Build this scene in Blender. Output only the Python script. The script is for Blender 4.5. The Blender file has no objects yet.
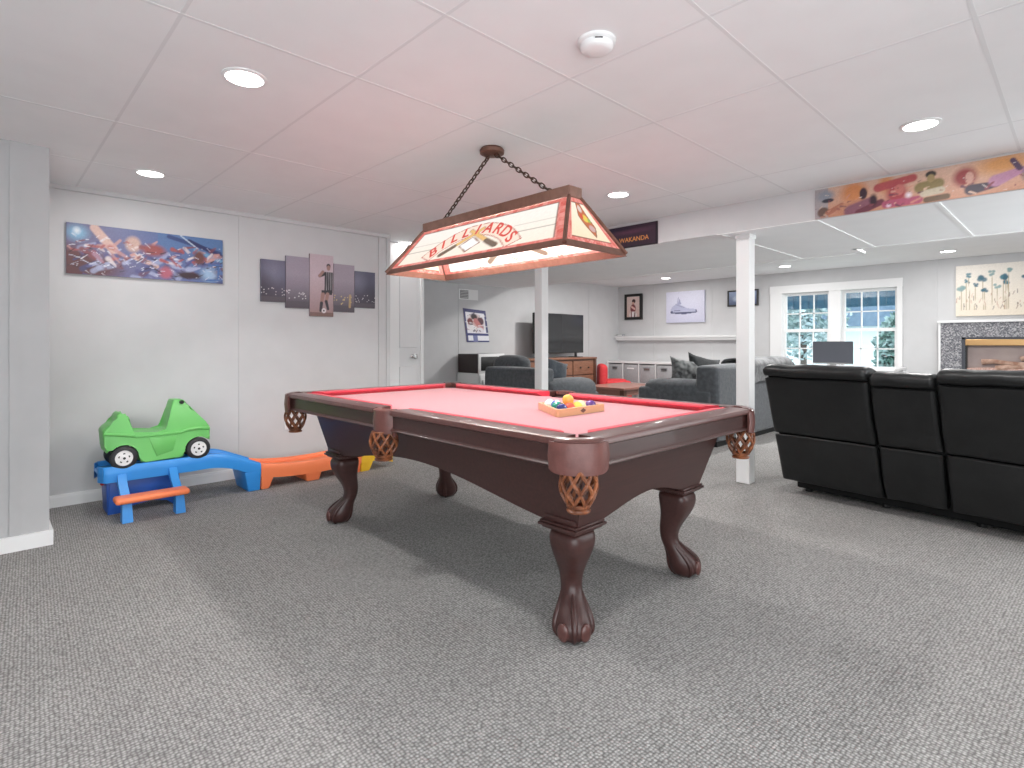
import bpy, bmesh, math, random
import numpy as np
from mathutils import Vector, Matrix, noise
PI = math.pi
sc = bpy.context.scene
COL = sc.collection
random.seed(7)

# ------------------------------------------------------------------ materials
def lin(c):
    return tuple((x / 12.92 if x <= .04045 else ((x + .055) / 1.055) ** 2.4) for x in c)
def rgb(r, g, b):
    return lin((r / 255, g / 255, b / 255))
def new_mat(name, base=(.5, .5, .5), rough=.5, metal=0., spec=.5, sheen=0., coat=0.):
    m = bpy.data.materials.new(name); m.use_nodes = True
    b = m.node_tree.nodes['Principled BSDF']
    b.inputs['Base Color'].default_value = (*base, 1)
    b.inputs['Roughness'].default_value = rough
    b.inputs['Metallic'].default_value = metal
    b.inputs['Specular IOR Level'].default_value = spec
    b.inputs['Sheen Weight'].default_value = sheen
    b.inputs['Coat Weight'].default_value = coat
    return m
def nd(m, t, **kw):
    n = m.node_tree.nodes.new(t)
    for k, v in kw.items():
        if k in n.inputs: n.inputs[k].default_value = v
        else: setattr(n, k, v)
    return n
def ln(m, a, b): m.node_tree.links.new(a, b)
def bsdf(m): return m.node_tree.nodes['Principled BSDF']
def mottled(name, c1, c2, scale=20., rough=.5, bump=0., bscale=None, stretch=(1, 1, 1), detail=3., **kw):
    """two close tones mixed by noise, with an optional fine bump"""
    m = new_mat(name, c1, rough, **kw)
    tc = nd(m, 'ShaderNodeTexCoord'); mp = nd(m, 'ShaderNodeMapping', Scale=stretch)
    ln(m, tc.outputs['Object'], mp.inputs['Vector'])
    n = nd(m, 'ShaderNodeTexNoise', Scale=scale, Detail=detail)
    ln(m, mp.outputs['Vector'], n.inputs['Vector'])
    r = nd(m, 'ShaderNodeValToRGB')
    r.color_ramp.elements[0].color = (*c1, 1); r.color_ramp.elements[0].position = .35
    r.color_ramp.elements[1].color = (*c2, 1); r.color_ramp.elements[1].position = .65
    ln(m, n.outputs['Fac'], r.inputs['Fac']); ln(m, r.outputs['Color'], bsdf(m).inputs['Base Color'])
    if bump:
        n2 = nd(m, 'ShaderNodeTexNoise', Scale=bscale or scale * 4, Detail=2.)
        ln(m, mp.outputs['Vector'], n2.inputs['Vector'])
        b = nd(m, 'ShaderNodeBump', Strength=bump, Distance=.01)
        ln(m, n2.outputs['Fac'], b.inputs['Height']); ln(m, b.outputs['Normal'], bsdf(m).inputs['Normal'])
    return m
def glow(name, col, strength):
    m = new_mat(name, col, .5)
    bsdf(m).inputs['Emission Color'].default_value = (*col, 1)
    bsdf(m).inputs['Emission Strength'].default_value = strength
    return m

M = {}
M['wall'] = mottled('wall_paint', (.58, .58, .587), (.60, .60, .607), 6, .75)
M['ceil'] = mottled('ceiling_paint', (.82, .82, .825), (.84, .84, .845), 5, .85)
M['pier'] = mottled('shaded_pier_wall', (.45, .45, .456), (.47, .47, .476), 6, .75)  # wall colour with shade put in, to offset the strong fill light
M['soffit'] = mottled('brightened_soffit', (.90, .90, .905), (.92, .92, .925), 5, .85)  # extra brightness in the colour makes up for the dim underside
M['seam'] = new_mat('ceiling_seam', (.74, .74, .745), .85)
M['trim'] = new_mat('white_trim', (.82, .82, .82), .4)
M['batten'] = new_mat('white_batten', (.9, .9, .9), .5)
M['white'] = new_mat('white_laminate', (.82, .82, .82), .4)
M['door'] = new_mat('door_paint', (.72, .72, .725), .5)
M['nickel'] = new_mat('brushed_nickel', (.6, .6, .6), .3, metal=1)

def carpet():
    m = new_mat('loop_carpet', (.2, .2, .2), .95, spec=.1)
    tc = nd(m, 'ShaderNodeTexCoord')
    mp = nd(m, 'ShaderNodeMapping', Rotation=(0, 0, .05), Scale=(1, 1, 1)); ln(m, tc.outputs['Object'], mp.inputs['Vector'])
    v = nd(m, 'ShaderNodeTexVoronoi', Scale=92., Randomness=.4); ln(m, mp.outputs['Vector'], v.inputs['Vector'])
    n = nd(m, 'ShaderNodeTexNoise', Scale=70., Detail=4.); ln(m, mp.outputs['Vector'], n.inputs['Vector'])
    n2 = nd(m, 'ShaderNodeTexNoise', Scale=2.2, Detail=5.); ln(m, mp.outputs['Vector'], n2.inputs['Vector'])
    r = nd(m, 'ShaderNodeValToRGB'); e = r.color_ramp.elements
    e[0].position = .12; e[0].color = (.49, .48, .468, 1); e[1].position = .66; e[1].color = (.185, .18, .175, 1)
    ln(m, v.outputs['Distance'], r.inputs['Fac'])
    mx = nd(m, 'ShaderNodeMix', data_type='RGBA', blend_type='MULTIPLY'); mx.inputs[0].default_value = .35
    r2 = nd(m, 'ShaderNodeValToRGB'); e = r2.color_ramp.elements
    e[0].position = .3; e[0].color = (.6, .6, .6, 1); e[1].position = .7; e[1].color = (1.3, 1.3, 1.3, 1)
    ln(m, n.outputs['Fac'], r2.inputs['Fac'])
    ln(m, r.outputs['Color'], mx.inputs[6]); ln(m, r2.outputs['Color'], mx.inputs[7])
    mx2 = nd(m, 'ShaderNodeMix', data_type='RGBA', blend_type='MULTIPLY'); mx2.inputs[0].default_value = .35
    ln(m, mx.outputs[2], mx2.inputs[6])
    r3 = nd(m, 'ShaderNodeValToRGB'); e = r3.color_ramp.elements
    e[0].position = .35; e[0].color = (.85, .85, .85, 1); e[1].position = .65; e[1].color = (1.1, 1.1, 1.1, 1)
    ln(m, n2.outputs['Fac'], r3.inputs['Fac']); ln(m, r3.outputs['Color'], mx2.inputs[7])
    ln(m, mx2.outputs[2], bsdf(m).inputs['Base Color'])
    b = nd(m, 'ShaderNodeBump', Strength=.9, Distance=.006); b.invert = True
    ln(m, v.outputs['Distance'], b.inputs['Height']); ln(m, b.outputs['Normal'], bsdf(m).inputs['Normal'])
    return m
M['carpet'] = carpet()

def wood(name, c1, c2, rough=.35, scale=6., axis=(1, 12, 12), coat=.2):
    return mottled(name, c1, c2, scale, rough, stretch=axis, detail=6., coat=coat)
M['mahogany'] = wood('dark_mahogany', (.046, .0175, .0155), (.060, .023, .020), .36, coat=.08)
M['rail'] = wood('rail_mahogany', (.082, .030, .026), (.108, .042, .036), .3, coat=.25)
M['felt'] = mottled('lamplit_red_felt', (.44, .140, .160), (.46, .150, .170), 90, .95, bump=.1, bscale=400, spec=.1, sheen=.4)  # paler than the rails: the lamp's wash is put into the colour
M['felt_rail'] = mottled('shaded_red_rail_felt', (.50, .035, .055), (.54, .042, .065), 60, .9, spec=.1, sheen=.2)  # deeper red than the bed: side shade put into the colour
M['leather_brown'] = mottled('brown_leather', (.115, .044, .038), (.15, .058, .05), 30, .38, bump=.06, bscale=120)
M['net'] = mottled('tan_leather_netting', (.30, .10, .04), (.10, .032, .015), 25, .35, bump=.2)
M['slot'] = new_mat('pocket_liner', (.02, .012, .01), .8)
M['pearl'] = new_mat('pearl_inlay', (.8, .78, .72), .25)
M['bronze'] = mottled('bronze_metal', (.14, .065, .045), (.18, .085, .06), 30, .4, metal=.35)
M['chain'] = new_mat('dark_chain', (.09, .055, .04), .4, metal=.7)
M['maple'] = wood('light_wood', (.62, .35, .18), (.68, .41, .22), .35)
M['walnut'] = wood('warm_wood', (.20, .088, .05), (.28, .13, .078), .4, axis=(2, 14, 14))
M['walnut_dark'] = wood('warm_wood_edge', (.09, .04, .025), (.12, .055, .035), .4)
M['table_wood'] = wood('reddish_wood', (.28, .12, .09), (.34, .16, .12), .35)
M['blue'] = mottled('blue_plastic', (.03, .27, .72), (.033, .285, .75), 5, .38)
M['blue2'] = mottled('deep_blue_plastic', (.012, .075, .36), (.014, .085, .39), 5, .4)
M['orange'] = mottled('orange_plastic', (.92, .225, .085), (.95, .24, .09), 5, .4)
M['yellow'] = mottled('yellow_plastic', (.88, .52, .03), (.9, .55, .035), 5, .4)
M['red_p'] = new_mat('red_plastic', (.6, .02, .02), .4)
M['green'] = mottled('green_plastic', (.15, .52, .13), (.16, .55, .14), 5, .38)
M['tyre'] = new_mat('black_tyre', (.018, .018, .022), .55)
M['hub'] = new_mat('white_plastic_hub', (.82, .82, .82), .35)
M['blacklea'] = mottled('black_leather', (.0075, .008, .0085), (.011, .0115, .012), 9, .42, bump=.25, bscale=22, spec=.4)
M['under'] = new_mat('black_dust_cover', (.006, .006, .006), .9)
M['grey'] = mottled('charcoal_fabric', (.055, .062, .070), (.085, .094, .104), 25, .9, bump=.3, bscale=200, sheen=.3)
M['grey2'] = mottled('slate_cushion', (.045, .055, .068), (.065, .078, .092), 25, .9, bump=.3, bscale=200, sheen=.2)
M['throw'] = mottled('plush_throw', (.045, .048, .052), (.15, .155, .16), 14, .85, bump=.5, bscale=30, sheen=.4)
M['pat'] = mottled('patterned_cushion', (.018, .02, .022), (.2, .21, .21), 16, .8, bump=.3, detail=1.)
M['pil'] = mottled('dark_pillow', (.022, .024, .026), (.035, .038, .04), 12, .85, bump=.3)
M['redfab'] = mottled('red_fabric', (.62, .04, .05), (.68, .055, .06), 30, .85, bump=.2)
M['screen'] = new_mat('dark_screen', (.022, .023, .025), .12, spec=.6)
M['monitor'] = new_mat('monitor_screen', (.07, .075, .09), .3)
M['black'] = new_mat('black_plastic', (.012, .012, .012), .4)
M['binfab'] = mottled('grey_bin_fabric', (.36, .36, .37), (.42, .42, .43), 40, .9)
M['dkwood'] = wood('espresso_side', (.022, .010, .010), (.03, .014, .013), .4)
M['brass'] = new_mat('brass', (.75, .47, .22), .3, metal=1)
M['firebox'] = mottled('firebox_panel', (.30, .24, .23), (.36, .29, .27), 5, .6)
M['log'] = mottled('ceramic_log', (.30, .16, .11), (.55, .38, .30), 14, .9, bump=.6)
M['ash'] = mottled('ember_bed', (.45, .25, .2), (.62, .45, .4), 60, .9, bump=.5)
def granite():
    m = new_mat('speckled_granite', (.3, .3, .3), .3)
    tc = nd(m, 'ShaderNodeTexCoord'); v = nd(m, 'ShaderNodeTexVoronoi', Scale=85.)
    ln(m, tc.outputs['Object'], v.inputs['Vector'])
    r = nd(m, 'ShaderNodeValToRGB'); e = r.color_ramp.elements
    e[0].position = .1; e[0].color = (.07, .075, .09, 1); e[1].position = .9; e[1].color = (.5, .49, .5, 1)
    x = r.color_ramp.elements.new(.5); x.color = (.2, .2, .22, 1)
    ln(m, v.outputs['Color'], r.inputs['Fac']); ln(m, r.outputs['Color'], bsdf(m).inputs['Base Color'])
    return m
M['granite'] = granite()
def glass_mat():
    m = bpy.data.materials.new('window_glass'); m.use_nodes = True
    nt = m.node_tree; nt.nodes.remove(nt.nodes['Principled BSDF'])
    out = nt.nodes['Material Output']
    t = nt.nodes.new('ShaderNodeBsdfTransparent'); t.inputs[0].default_value = (.96, .98, 1, 1)
    g = nt.nodes.new('ShaderNodeBsdfGlossy'); g.inputs['Roughness'].default_value = .02
    f = nt.nodes.new('ShaderNodeMixShader'); f.inputs[0].default_value = .06
    nt.links.new(t.outputs[0], f.inputs[1]); nt.links.new(g.outputs[0], f.inputs[2]); nt.links.new(f.outputs[0], out.inputs[0])
    return m
M['glass'] = glass_mat()
def painted(name, emit=0., rough=.5):
    m = new_mat(name, (.5, .5, .5), rough)
    a = nd(m, 'ShaderNodeAttribute', attribute_name='paint')
    if emit:   # the glass itself reflects little; most of what it shows is the lamp shining through
        d = nd(m, 'ShaderNodeMix', data_type='RGBA', blend_type='MULTIPLY'); d.inputs[0].default_value = 1; d.inputs[7].default_value = (.3, .3, .3, 1)
        ln(m, a.outputs['Color'], d.inputs[6]); ln(m, d.outputs[2], bsdf(m).inputs['Base Color'])
    else: ln(m, a.outputs['Color'], bsdf(m).inputs['Base Color'])
    if emit:
        ln(m, a.outputs['Color'], bsdf(m).inputs['Emission Color']); bsdf(m).inputs['Emission Strength'].default_value = emit
    return m
M['art'] = painted('printed_canvas', 0, .45)
M['stained'] = painted('lit_stained_glass', .56, .25)
M['frame_black'] = new_mat('black_frame', (.012, .011, .011), .35)
M['letter_red'] = glow('red_glass_letter', rgb(190, 70, 62), .35)
M['letter_gold'] = new_mat('gold_lettering', rgb(235, 160, 90), .5)
M['leaf'] = mottled('sunlit_leaves', (.10, .20, .17), (.36, .50, .50), 5, .8)
M['leaf2'] = mottled('pale_leaves', (.16, .26, .25), (.55, .68, .72), 3, .8)
M['bark'] = new_mat('bark', (.14, .11, .10), .9)
M['lawn'] = mottled('lawn', (.35, .48, .38), (.55, .66, .60), 3, .9)
M['bluewood'] = mottled('blue_stained_boards', (.025, .10, .17), (.04, .14, .22), 3, .7, stretch=(8, 8, .6))
M['siding'] = mottled('pale_siding', (.75, .82, .88), (.8, .86, .92), 3, .8)
M['roof'] = mottled('slate_blue_roof', (.11, .18, .27), (.16, .24, .34), 8, .8)
M['lens'] = glow('lit_lens', (1, .985, .96), 9.)
M['bulb'] = glow('lit_bulb', (1, .985, .965), 340.)

# ------------------------------------------------------------------ mesh helpers
class MB:
    def __init__(s): s.bm = bmesh.new()
    def add(s, verts, faces):
        vs = [s.bm.verts.new(v) for v in verts]
        for f in faces:
            try: s.bm.faces.new([vs[i] for i in f])
            except ValueError: pass
        return vs
    def box(s, x0, x1, y0, y1, z0, z1, bev=0., seg=2, mat=None):
        r = bmesh.ops.create_cube(s.bm, size=1)
        T = Matrix.Translation(((x0 + x1) / 2, (y0 + y1) / 2, (z0 + z1) / 2)) @ Matrix.Diagonal((abs(x1 - x0), abs(y1 - y0), abs(z1 - z0), 1))
        if mat is not None: T = mat @ T
        bmesh.ops.transform(s.bm, matrix=T, verts=r['verts'])
        if bev:
            es = list({e for v in r['verts'] for e in v.link_edges})
            bmesh.ops.bevel(s.bm, geom=es, offset=bev, segments=seg, profile=.5, affect='EDGES')
        return s
    def cyl(s, p0, p1, r0, r1=None, n=20, caps=True):
        r1 = r0 if r1 is None else r1
        p0, p1 = Vector(p0), Vector(p1); d = p1 - p0
        q = d.to_track_quat('Z', 'Y').to_matrix()
        vs = []
        for p, r in ((p0, r0), (p1, r1)):
            vs.append([p + q @ Vector((r * math.cos(2 * PI * i / n), r * math.sin(2 * PI * i / n), 0)) for i in range(n)])
        a = vs[0] + vs[1]
        f = [(i, (i + 1) % n, n + (i + 1) % n, n + i) for i in range(n)]
        if caps: f += [tuple(range(n))[::-1], tuple(range(n, 2 * n))]
        s.add(a, f); return s
    def lathe(s, prof, c=(0, 0, 0), axis=(0, 0, 1), n=28, caps=True):
        q = Vector(axis).to_track_quat('Z', 'Y').to_matrix(); c = Vector(c)
        vs = []
        for r, z in prof:
            vs += [c + q @ Vector((r * math.cos(2 * PI * i / n), r * math.sin(2 * PI * i / n), z)) for i in range(n)]
        f = []
        for k in range(len(prof) - 1):
            f += [(k * n + i, k * n + (i + 1) % n, (k + 1) * n + (i + 1) % n, (k + 1) * n + i) for i in range(n)]
        if caps: f += [tuple(range(n))[::-1], tuple(range((len(prof) - 1) * n, len(prof) * n))]
        s.add(vs, f); return s
    def ball(s, c, r, seg=20, mat=None):
        rr = r if isinstance(r, (tuple, list)) else (r, r, r)
        T = Matrix.Translation(c) @ (mat.to_4x4() if mat is not None else Matrix.Identity(4)) @ Matrix.Diagonal((*rr, 1))
        bmesh.ops.create_uvsphere(s.bm, u_segments=seg, v_segments=max(6, seg // 2), radius=1, matrix=T); return s
    def tube(s, path, r, n=8, closed=False, caps=True):
        P = [Vector(p) for p in path]; m = len(P); rs = r if isinstance(r, (list, tuple)) else [r] * m
        vs = []; prev = None
        for i, p in enumerate(P):
            a = P[(i - 1) % m] if (closed or i > 0) else p
            b = P[(i + 1) % m] if (closed or i < m - 1) else p
            t = (b - a).normalized()
            if prev is None:
                u = t.orthogonal().normalized()
            else:
                u = (prev - t * prev.dot(t)).normalized()
            prev = u; w = t.cross(u)
            vs += [p + (u * math.cos(2 * PI * k / n) + w * math.sin(2 * PI * k / n)) * rs[i] for k in range(n)]
        f = []
        for i in range(m if closed else m - 1):
            j = (i + 1) % m
            f += [(i * n + k, i * n + (k + 1) % n, j * n + (k + 1) % n, j * n + k) for k in range(n)]
        if not closed and caps: f += [tuple(range(n))[::-1], tuple(range((m - 1) * n, m * n))]
        s.add(vs, f); return s
    def loft(s, rings, closed=True, caps=True):
        n = len(rings[0]); vs = [v for r in rings for v in r]; f = []
        for k in range(len(rings) - 1):
            for i in range(n if closed else n - 1):
                j = (i + 1) % n
                f.append((k * n + i, k * n + j, (k + 1) * n + j, (k + 1) * n + i))
        if caps and closed: f += [tuple(range(n))[::-1], tuple(range((len(rings) - 1) * n, len(rings) * n))]
        s.add(vs, f); return s
    def prism(s, poly, fn, bev=0., seg=2):
        """poly: 2-D outline; fn(p, side) -> 3-D point for side 0/1"""
        n = len(poly)
        vs = s.add([fn(p, 0) for p in poly] + [fn(p, 1) for p in poly],
                   [tuple(range(n))[::-1], tuple(range(n, 2 * n))] + [(i, (i + 1) % n, n + (i + 1) % n, n + i) for i in range(n)])
        if bev:
            es = list({e for v in vs for e in v.link_edges})
            bmesh.ops.bevel(s.bm, geom=es, offset=bev, segments=seg, profile=.5, affect='EDGES')
        return s
    def soften(s, amt, freq, seed=0, keep=None):
        for v in s.bm.verts:
            k = 1 if keep is None else keep(v.co)
            d = noise.noise_vector(v.co * freq + Vector((seed, seed * 1.7, 0)))
            v.co += d * amt * k
        return s
    def cut(s, n=1):
        bmesh.ops.subdivide_edges(s.bm, edges=s.bm.edges[:], cuts=n, use_grid_fill=True); return s
    def build(s, name, mat, parent=None, smooth=True, angle=40, loc=None, rot=None):
        bmesh.ops.recalc_face_normals(s.bm, faces=s.bm.faces[:])
        me = bpy.data.meshes.new(name); s.bm.to_mesh(me); s.bm.free()
        if mat is not None: me.materials.append(mat)
        if smooth:
            me.shade_smooth(); me.set_sharp_from_angle(angle=math.radians(angle))
        o = bpy.data.objects.new(name, me); COL.objects.link(o)
        if parent is not None: o.parent = parent
        if loc is not None: o.location = loc
        if rot is not None: o.rotation_euler = rot
        return o
def tag(o, label=None, cat=None, group=None, kind=None):
    if label: o['label'] = label
    if cat: o['category'] = cat
    if group: o['group'] = group
    if kind: o['kind'] = kind
    return o
def thing(name, label, cat, loc=(0, 0, 0), rotz=0., group=None):
    o = bpy.data.objects.new(name, None); COL.objects.link(o)
    o.empty_display_size = .1; o.location = loc; o.rotation_euler = (0, 0, rotz)
    return tag(o, label, cat, group)
def struct(name, mb, mat, parent=None, smooth=False, **kw):
    o = mb.build(name, mat, parent, smooth=smooth, **kw)
    if parent is None: o['kind'] = 'structure'
    return o
def subsurf(o, n=1):
    md = o.modifiers.new('smooth', 'SUBSURF'); md.levels = n; md.render_levels = n; return o
def rrect(cx, cy, hx, hy, z, e, n=28, rot=0.):
    """superellipse ring at height z"""
    r = []
    for i in range(n):
        a = 2 * PI * (i + .5) / n
        c, s_ = math.cos(a), math.sin(a)
        x = hx * math.copysign(abs(c) ** (2 / e), c); y = hy * math.copysign(abs(s_) ** (2 / e), s_)
        r.append((cx + x * math.cos(rot) - y * math.sin(rot), cy + x * math.sin(rot) + y * math.cos(rot), z))
    return r
def text_geo(body, size, extrude=.001, bold=0.):
    cu = bpy.data.curves.new('t', 'FONT'); cu.body = body; cu.size = size; cu.extrude = extrude; cu.offset = bold
    cu.align_x = 'CENTER'; cu.align_y = 'BOTTOM_BASELINE'
    o = bpy.data.objects.new('t', cu); COL.objects.link(o)
    bpy.context.view_layer.update()
    me = o.evaluated_get(bpy.context.evaluated_depsgraph_get()).to_mesh()
    vs = [v.co.copy() for v in me.vertices]; fs = [tuple(p.vertices) for p in me.polygons]
    o.evaluated_get(bpy.context.evaluated_depsgraph_get()).to_mesh_clear()
    bpy.data.objects.remove(o); bpy.data.curves.remove(cu)
    return vs, fs

# ------------------------------------------------------------------ a small painter for prints and stained glass
class Paint:
    def __init__(s, w, h, col):
        s.w, s.h = w, h; s.a = np.zeros((h, w, 3)); s.a[:] = col
        s.u, s.v = np.meshgrid((np.arange(w) + .5) / w, (np.arange(h) + .5) / h)   # v up
        s.asp = 1.
    def put(s, mask, col, alpha=1.):
        k = (mask.astype(float) * alpha)[..., None] if mask.dtype == bool else (mask * alpha)[..., None]
        s.a = s.a * (1 - k) + np.array(col) * k
    def grad(s, c0, c1, du=0., dv=1.):
        t = np.clip(s.u * du + s.v * dv, 0, 1)[..., None]; s.a = np.array(c0) * (1 - t) + np.array(c1) * t
    def ell(s, cx, cy, rx, ry, col, rot=0., soft=.25, alpha=1.):
        x = (s.u - cx) * s.asp; y = s.v - cy
        X = (x * math.cos(rot) + y * math.sin(rot)) / (rx * s.asp); Y = (-x * math.sin(rot) + y * math.cos(rot)) / ry
        d = np.sqrt(X * X + Y * Y); s.put(np.clip((1 - d) / soft, 0, 1), col, alpha)
    def seg(s, x0, y0, x1, y1, w, col, w1=None, soft=.3, alpha=1.):
        w1 = w if w1 is None else w1
        ax, ay, bx, by = x0 * s.asp, y0, x1 * s.asp, y1
        px, py = s.u * s.asp, s.v; dx, dy = bx - ax, by - ay
        t = np.clip(((px - ax) * dx + (py - ay) * dy) / (dx * dx + dy * dy + 1e-9), 0, 1)
        d = np.hypot(px - ax - t * dx, py - ay - t * dy); ww = w + (w1 - w) * t
        s.put(np.clip((ww - d) / (ww * soft + 1e-6), 0, 1), col, alpha)
    def line(s, pts, w, col, **k):
        for a, b in zip(pts, pts[1:]): s.seg(a[0], a[1], b[0], b[1], w, col, **k)
    def rect(s, x0, x1, y0, y1, col, alpha=1.):
        s.put((s.u >= x0) & (s.u <= x1) & (s.v >= y0) & (s.v <= y1), col, alpha)
    def poly(s, pts, col, alpha=1.):
        ins = np.zeros(s.u.shape, bool); n = len(pts)
        for i in range(n):
            (xa, ya), (xb, yb) = pts[i], pts[(i + 1) % n]
            c = ((ya > s.v) != (yb > s.v)) & (s.u < (xb - xa) * (s.v - ya) / (yb - ya + 1e-12) + xa)
            ins ^= c
        s.put(ins, col, alpha)
    def mute(s, sat, val):
        g = s.a.mean(2, keepdims=True); s.a = np.clip((g + (s.a - g) * sat) * val, 0, 1)
    def grain(s, amt, seed=0, k=1):
        r = np.random.default_rng(seed).normal(0, amt, (s.h // k + 1, s.w // k + 1, 1))
        r = np.repeat(np.repeat(r, k, 0), k, 1)[:s.h, :s.w]
        s.a = np.clip(s.a * (1 + r), 0, 1)
def panel(name, c, img, mat, parent=None, thick=.02, both=False, side_col=None, loc=None):
    """a slab whose front carries the picture. c = BL, BR, TR, TL seen from the front"""
    BL, BR, TR, TL = [Vector(p) for p in c]
    nrm = (BR - BL).cross(TL - BL).normalized()
    w, h = img.w, img.h
    def P(i, j):
        u, v = i / w, j / h
        return (BL * (1 - u) + BR * u) * (1 - v) + (TL * (1 - u) + TR * u) * v
    vs, fs, cols = [], [], []
    A = np.pad(img.a, ((0, 1), (0, 1), (0, 0)), mode='edge')
    for j in range(h + 1):
        for i in range(w + 1): vs.append(P(i, j)); cols.append(A[j, i])
    W = w + 1
    for j in range(h):
        for i in range(w): fs.append((j * W + i, j * W + i + 1, (j + 1) * W + i + 1, (j + 1) * W + i))
    nb = len(vs)
    if both:
        for j in range(h + 1):
            for i in range(w + 1): vs.append(P(i, j) - nrm * thick); cols.append(A[j, i])
        for j in range(h):
            for i in range(w): fs.append((nb + j * W + i, nb + (j + 1) * W + i, nb + (j + 1) * W + i + 1, nb + j * W + i + 1))
    rim = [BL, BR, TR, TL]
    sc_ = side_col if side_col is not None else tuple(img.a.mean((0, 1)))
    b0 = len(vs)
    for p in rim: vs.append(p); cols.append(sc_)
    for p in rim: vs.append(p - nrm * thick); cols.append(sc_)
    for k in range(4): fs.append((b0 + k, b0 + 4 + k, b0 + 4 + (k + 1) % 4, b0 + (k + 1) % 4))
    if not both: fs.append((b0 + 7, b0 + 6, b0 + 5, b0 + 4))
    me = bpy.data.meshes.new(name); me.from_pydata(vs, [], fs)
    at = me.attributes.new('paint', 'FLOAT_COLOR', 'POINT')
    at.data.foreach_set('color', np.c_[np.array(cols), np.ones(len(cols))].astype(np.float32).ravel())
    me.materials.append(mat)
    o = bpy.data.objects.new(name, me); COL.objects.link(o)
    if parent is not None: o.parent = parent
    if loc is not None: o.location = loc
    return o

# ------------------------------------------------------------------ room
CEIL, SOF = 2.165, 1.95
FARX, TVY = 8.8, 6.2
BX, BY = -1.6, -1.0            # how far the room reaches behind the camera
struct('floor', MB().box(BX, FARX, BY, 6.4, -.06, 0), M['carpet'])
struct('ceiling', MB().box(BX, FARX + .2, BY, 6.4, CEIL, CEIL + .06), M['ceil'])
# bulkhead with the jog in its back edge
mb = MB()
mb.prism([(4.155, BY), (4.155, TVY), (5.98, TVY), (5.98, 1.45), (5.70, 1.45), (5.70, BY)],
         lambda p, k: (p[0], p[1], SOF if k == 0 else CEIL))
struct('ceiling_soffit', mb, M['soffit'])
struct('wall_soffit', MB().box(4.149, 4.156, BY, TVY, SOF - .001, CEIL), M['wall'])  # front face in the darker wall colour, toning down its strong light
# seams of the ceiling panels
mb = MB()
for y in (.25, .855, 1.443, 2.03, 3.24, 4.06): mb.box(BX, 4.15, y - .007, y + .007, CEIL - .0010, CEIL + .005)
for x in (-.16, .47, 1.09, 1.712, 2.345, 3.58): mb.box(x - .006, x + .006, BY, 4.77, CEIL - .0007, CEIL + .005)
struct('trim_1', mb, M['seam'])
# battens under the bulkhead
mb = MB()
for x0, x1, y in ((4.16, 5.69, 1.29), (4.16, 5.69, .62), (4.16, 5.97, 1.98), (4.16, 5.69, .0)): mb.box(x0, x1, y - .012, y + .012, SOF - .006, SOF + .004)
mb.box(5.95, 5.985, 1.45, 4.0, SOF - .008, SOF + .01); mb.box(5.67, 5.705, BY, 1.45, SOF - .008, SOF + .01)
mb.box(5.67, 5.985, 1.43, 1.465, SOF - .008, SOF + .01)
mb.box(4.15, 4.175, 1.3, 2.0, SOF - .006, SOF + .004)
struct('trim_2', mb, M['batten'])
# left wall, its near pier, the door recess and the wall behind the television
struct('wall_left', MB().box(.2, 2.92, 4.79, 4.95, 0, CEIL), M['wall'])
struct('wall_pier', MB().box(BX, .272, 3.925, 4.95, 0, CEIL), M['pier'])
struct('wall_recess', MB().box(2.5, 3.52, 5.10, 5.2, 0, CEIL).box(3.40, 3.52, 5.2, 6.3, 0, CEIL), M['wall'])
struct('wall_back', MB().box(3.4, FARX + .15, TVY, 6.35, 0, CEIL), M['wall'])
# far wall around the window
wy0, wy1, wz0, wz1 = 1.735, 3.20, .74, 1.85
mb = MB().box(FARX, FARX + .15, wy1, 6.3, 0, CEIL).box(FARX, FARX + .15, BY, wy0, 0, CEIL)
mb.box(FARX, FARX + .15, wy0, wy1, 0, wz0).box(FARX, FARX + .15, wy0, wy1, wz1, CEIL)
struct('wall_far', mb, M['wall'])
struct('wall_near', MB().box(BX - .12, BX, .6, 3.95, 0, CEIL), M['wall'])
struct('wall_right', MB().box(1.6, 3.9, BY - .12, BY, 0, CEIL).box(6.6, FARX + .15, BY - .12, BY, 0, CEIL), M['wall'])  # unseen wall added to dim the right side; gap lights the soffit
# thin seams of the wall panels, corner bead, ceiling trim
mb = MB()
for x in (1.53,): mb.box(x - .012, x + .012, 4.784, 4.792, .08, CEIL - .03)
mb.box(2.80, 2.835, 4.776, 4.792, .08, CEIL - .03)
mb.box(2.885, 2.925, 4.776, 4.80, 0, CEIL - .03)
mb.box(.272, 2.92, 4.765, 4.792, CEIL - .03, CEIL)
struct('trim_3', mb, M['wall'])
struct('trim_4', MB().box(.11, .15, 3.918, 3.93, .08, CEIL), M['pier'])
mb = MB()
for y in (5.42, 4.33, 1.32): mb.box(FARX - .006, FARX + .002, y - .012, y + .012, .08, CEIL)
for x in (4.92, 7.9): mb.box(x - .012, x + .012, TVY - .006, TVY + .002, .08, CEIL)
struct('trim_5', mb, M['wall'])
def skirting(name, x0, x1, y0, y1):
    struct(name, MB().box(x0, x1, y0, y1, 0, .066).box(x0 + (.004 if x1 - x0 < .05 else 0), x1, y0 + (.004 if y1 - y0 < .05 else 0), y1, .066, .08), M['trim'])
skirting('baseboard_left', .272, 2.92, 4.773, 4.80)
struct('baseboard_pier', MB().prism([(BX, 3.924), (BX, 3.908), (.288, 3.908), (.288, 4.772), (.273, 4.772), (.273, 3.924)], lambda p, k: (p[0], p[1], .08 * k)), M['trim'])
skirting('baseboard_back', 3.52, 8.8, 6.183, 6.21)
skirting('baseboard_far', 8.783, 8.81, 1.4, 6.2)
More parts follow.
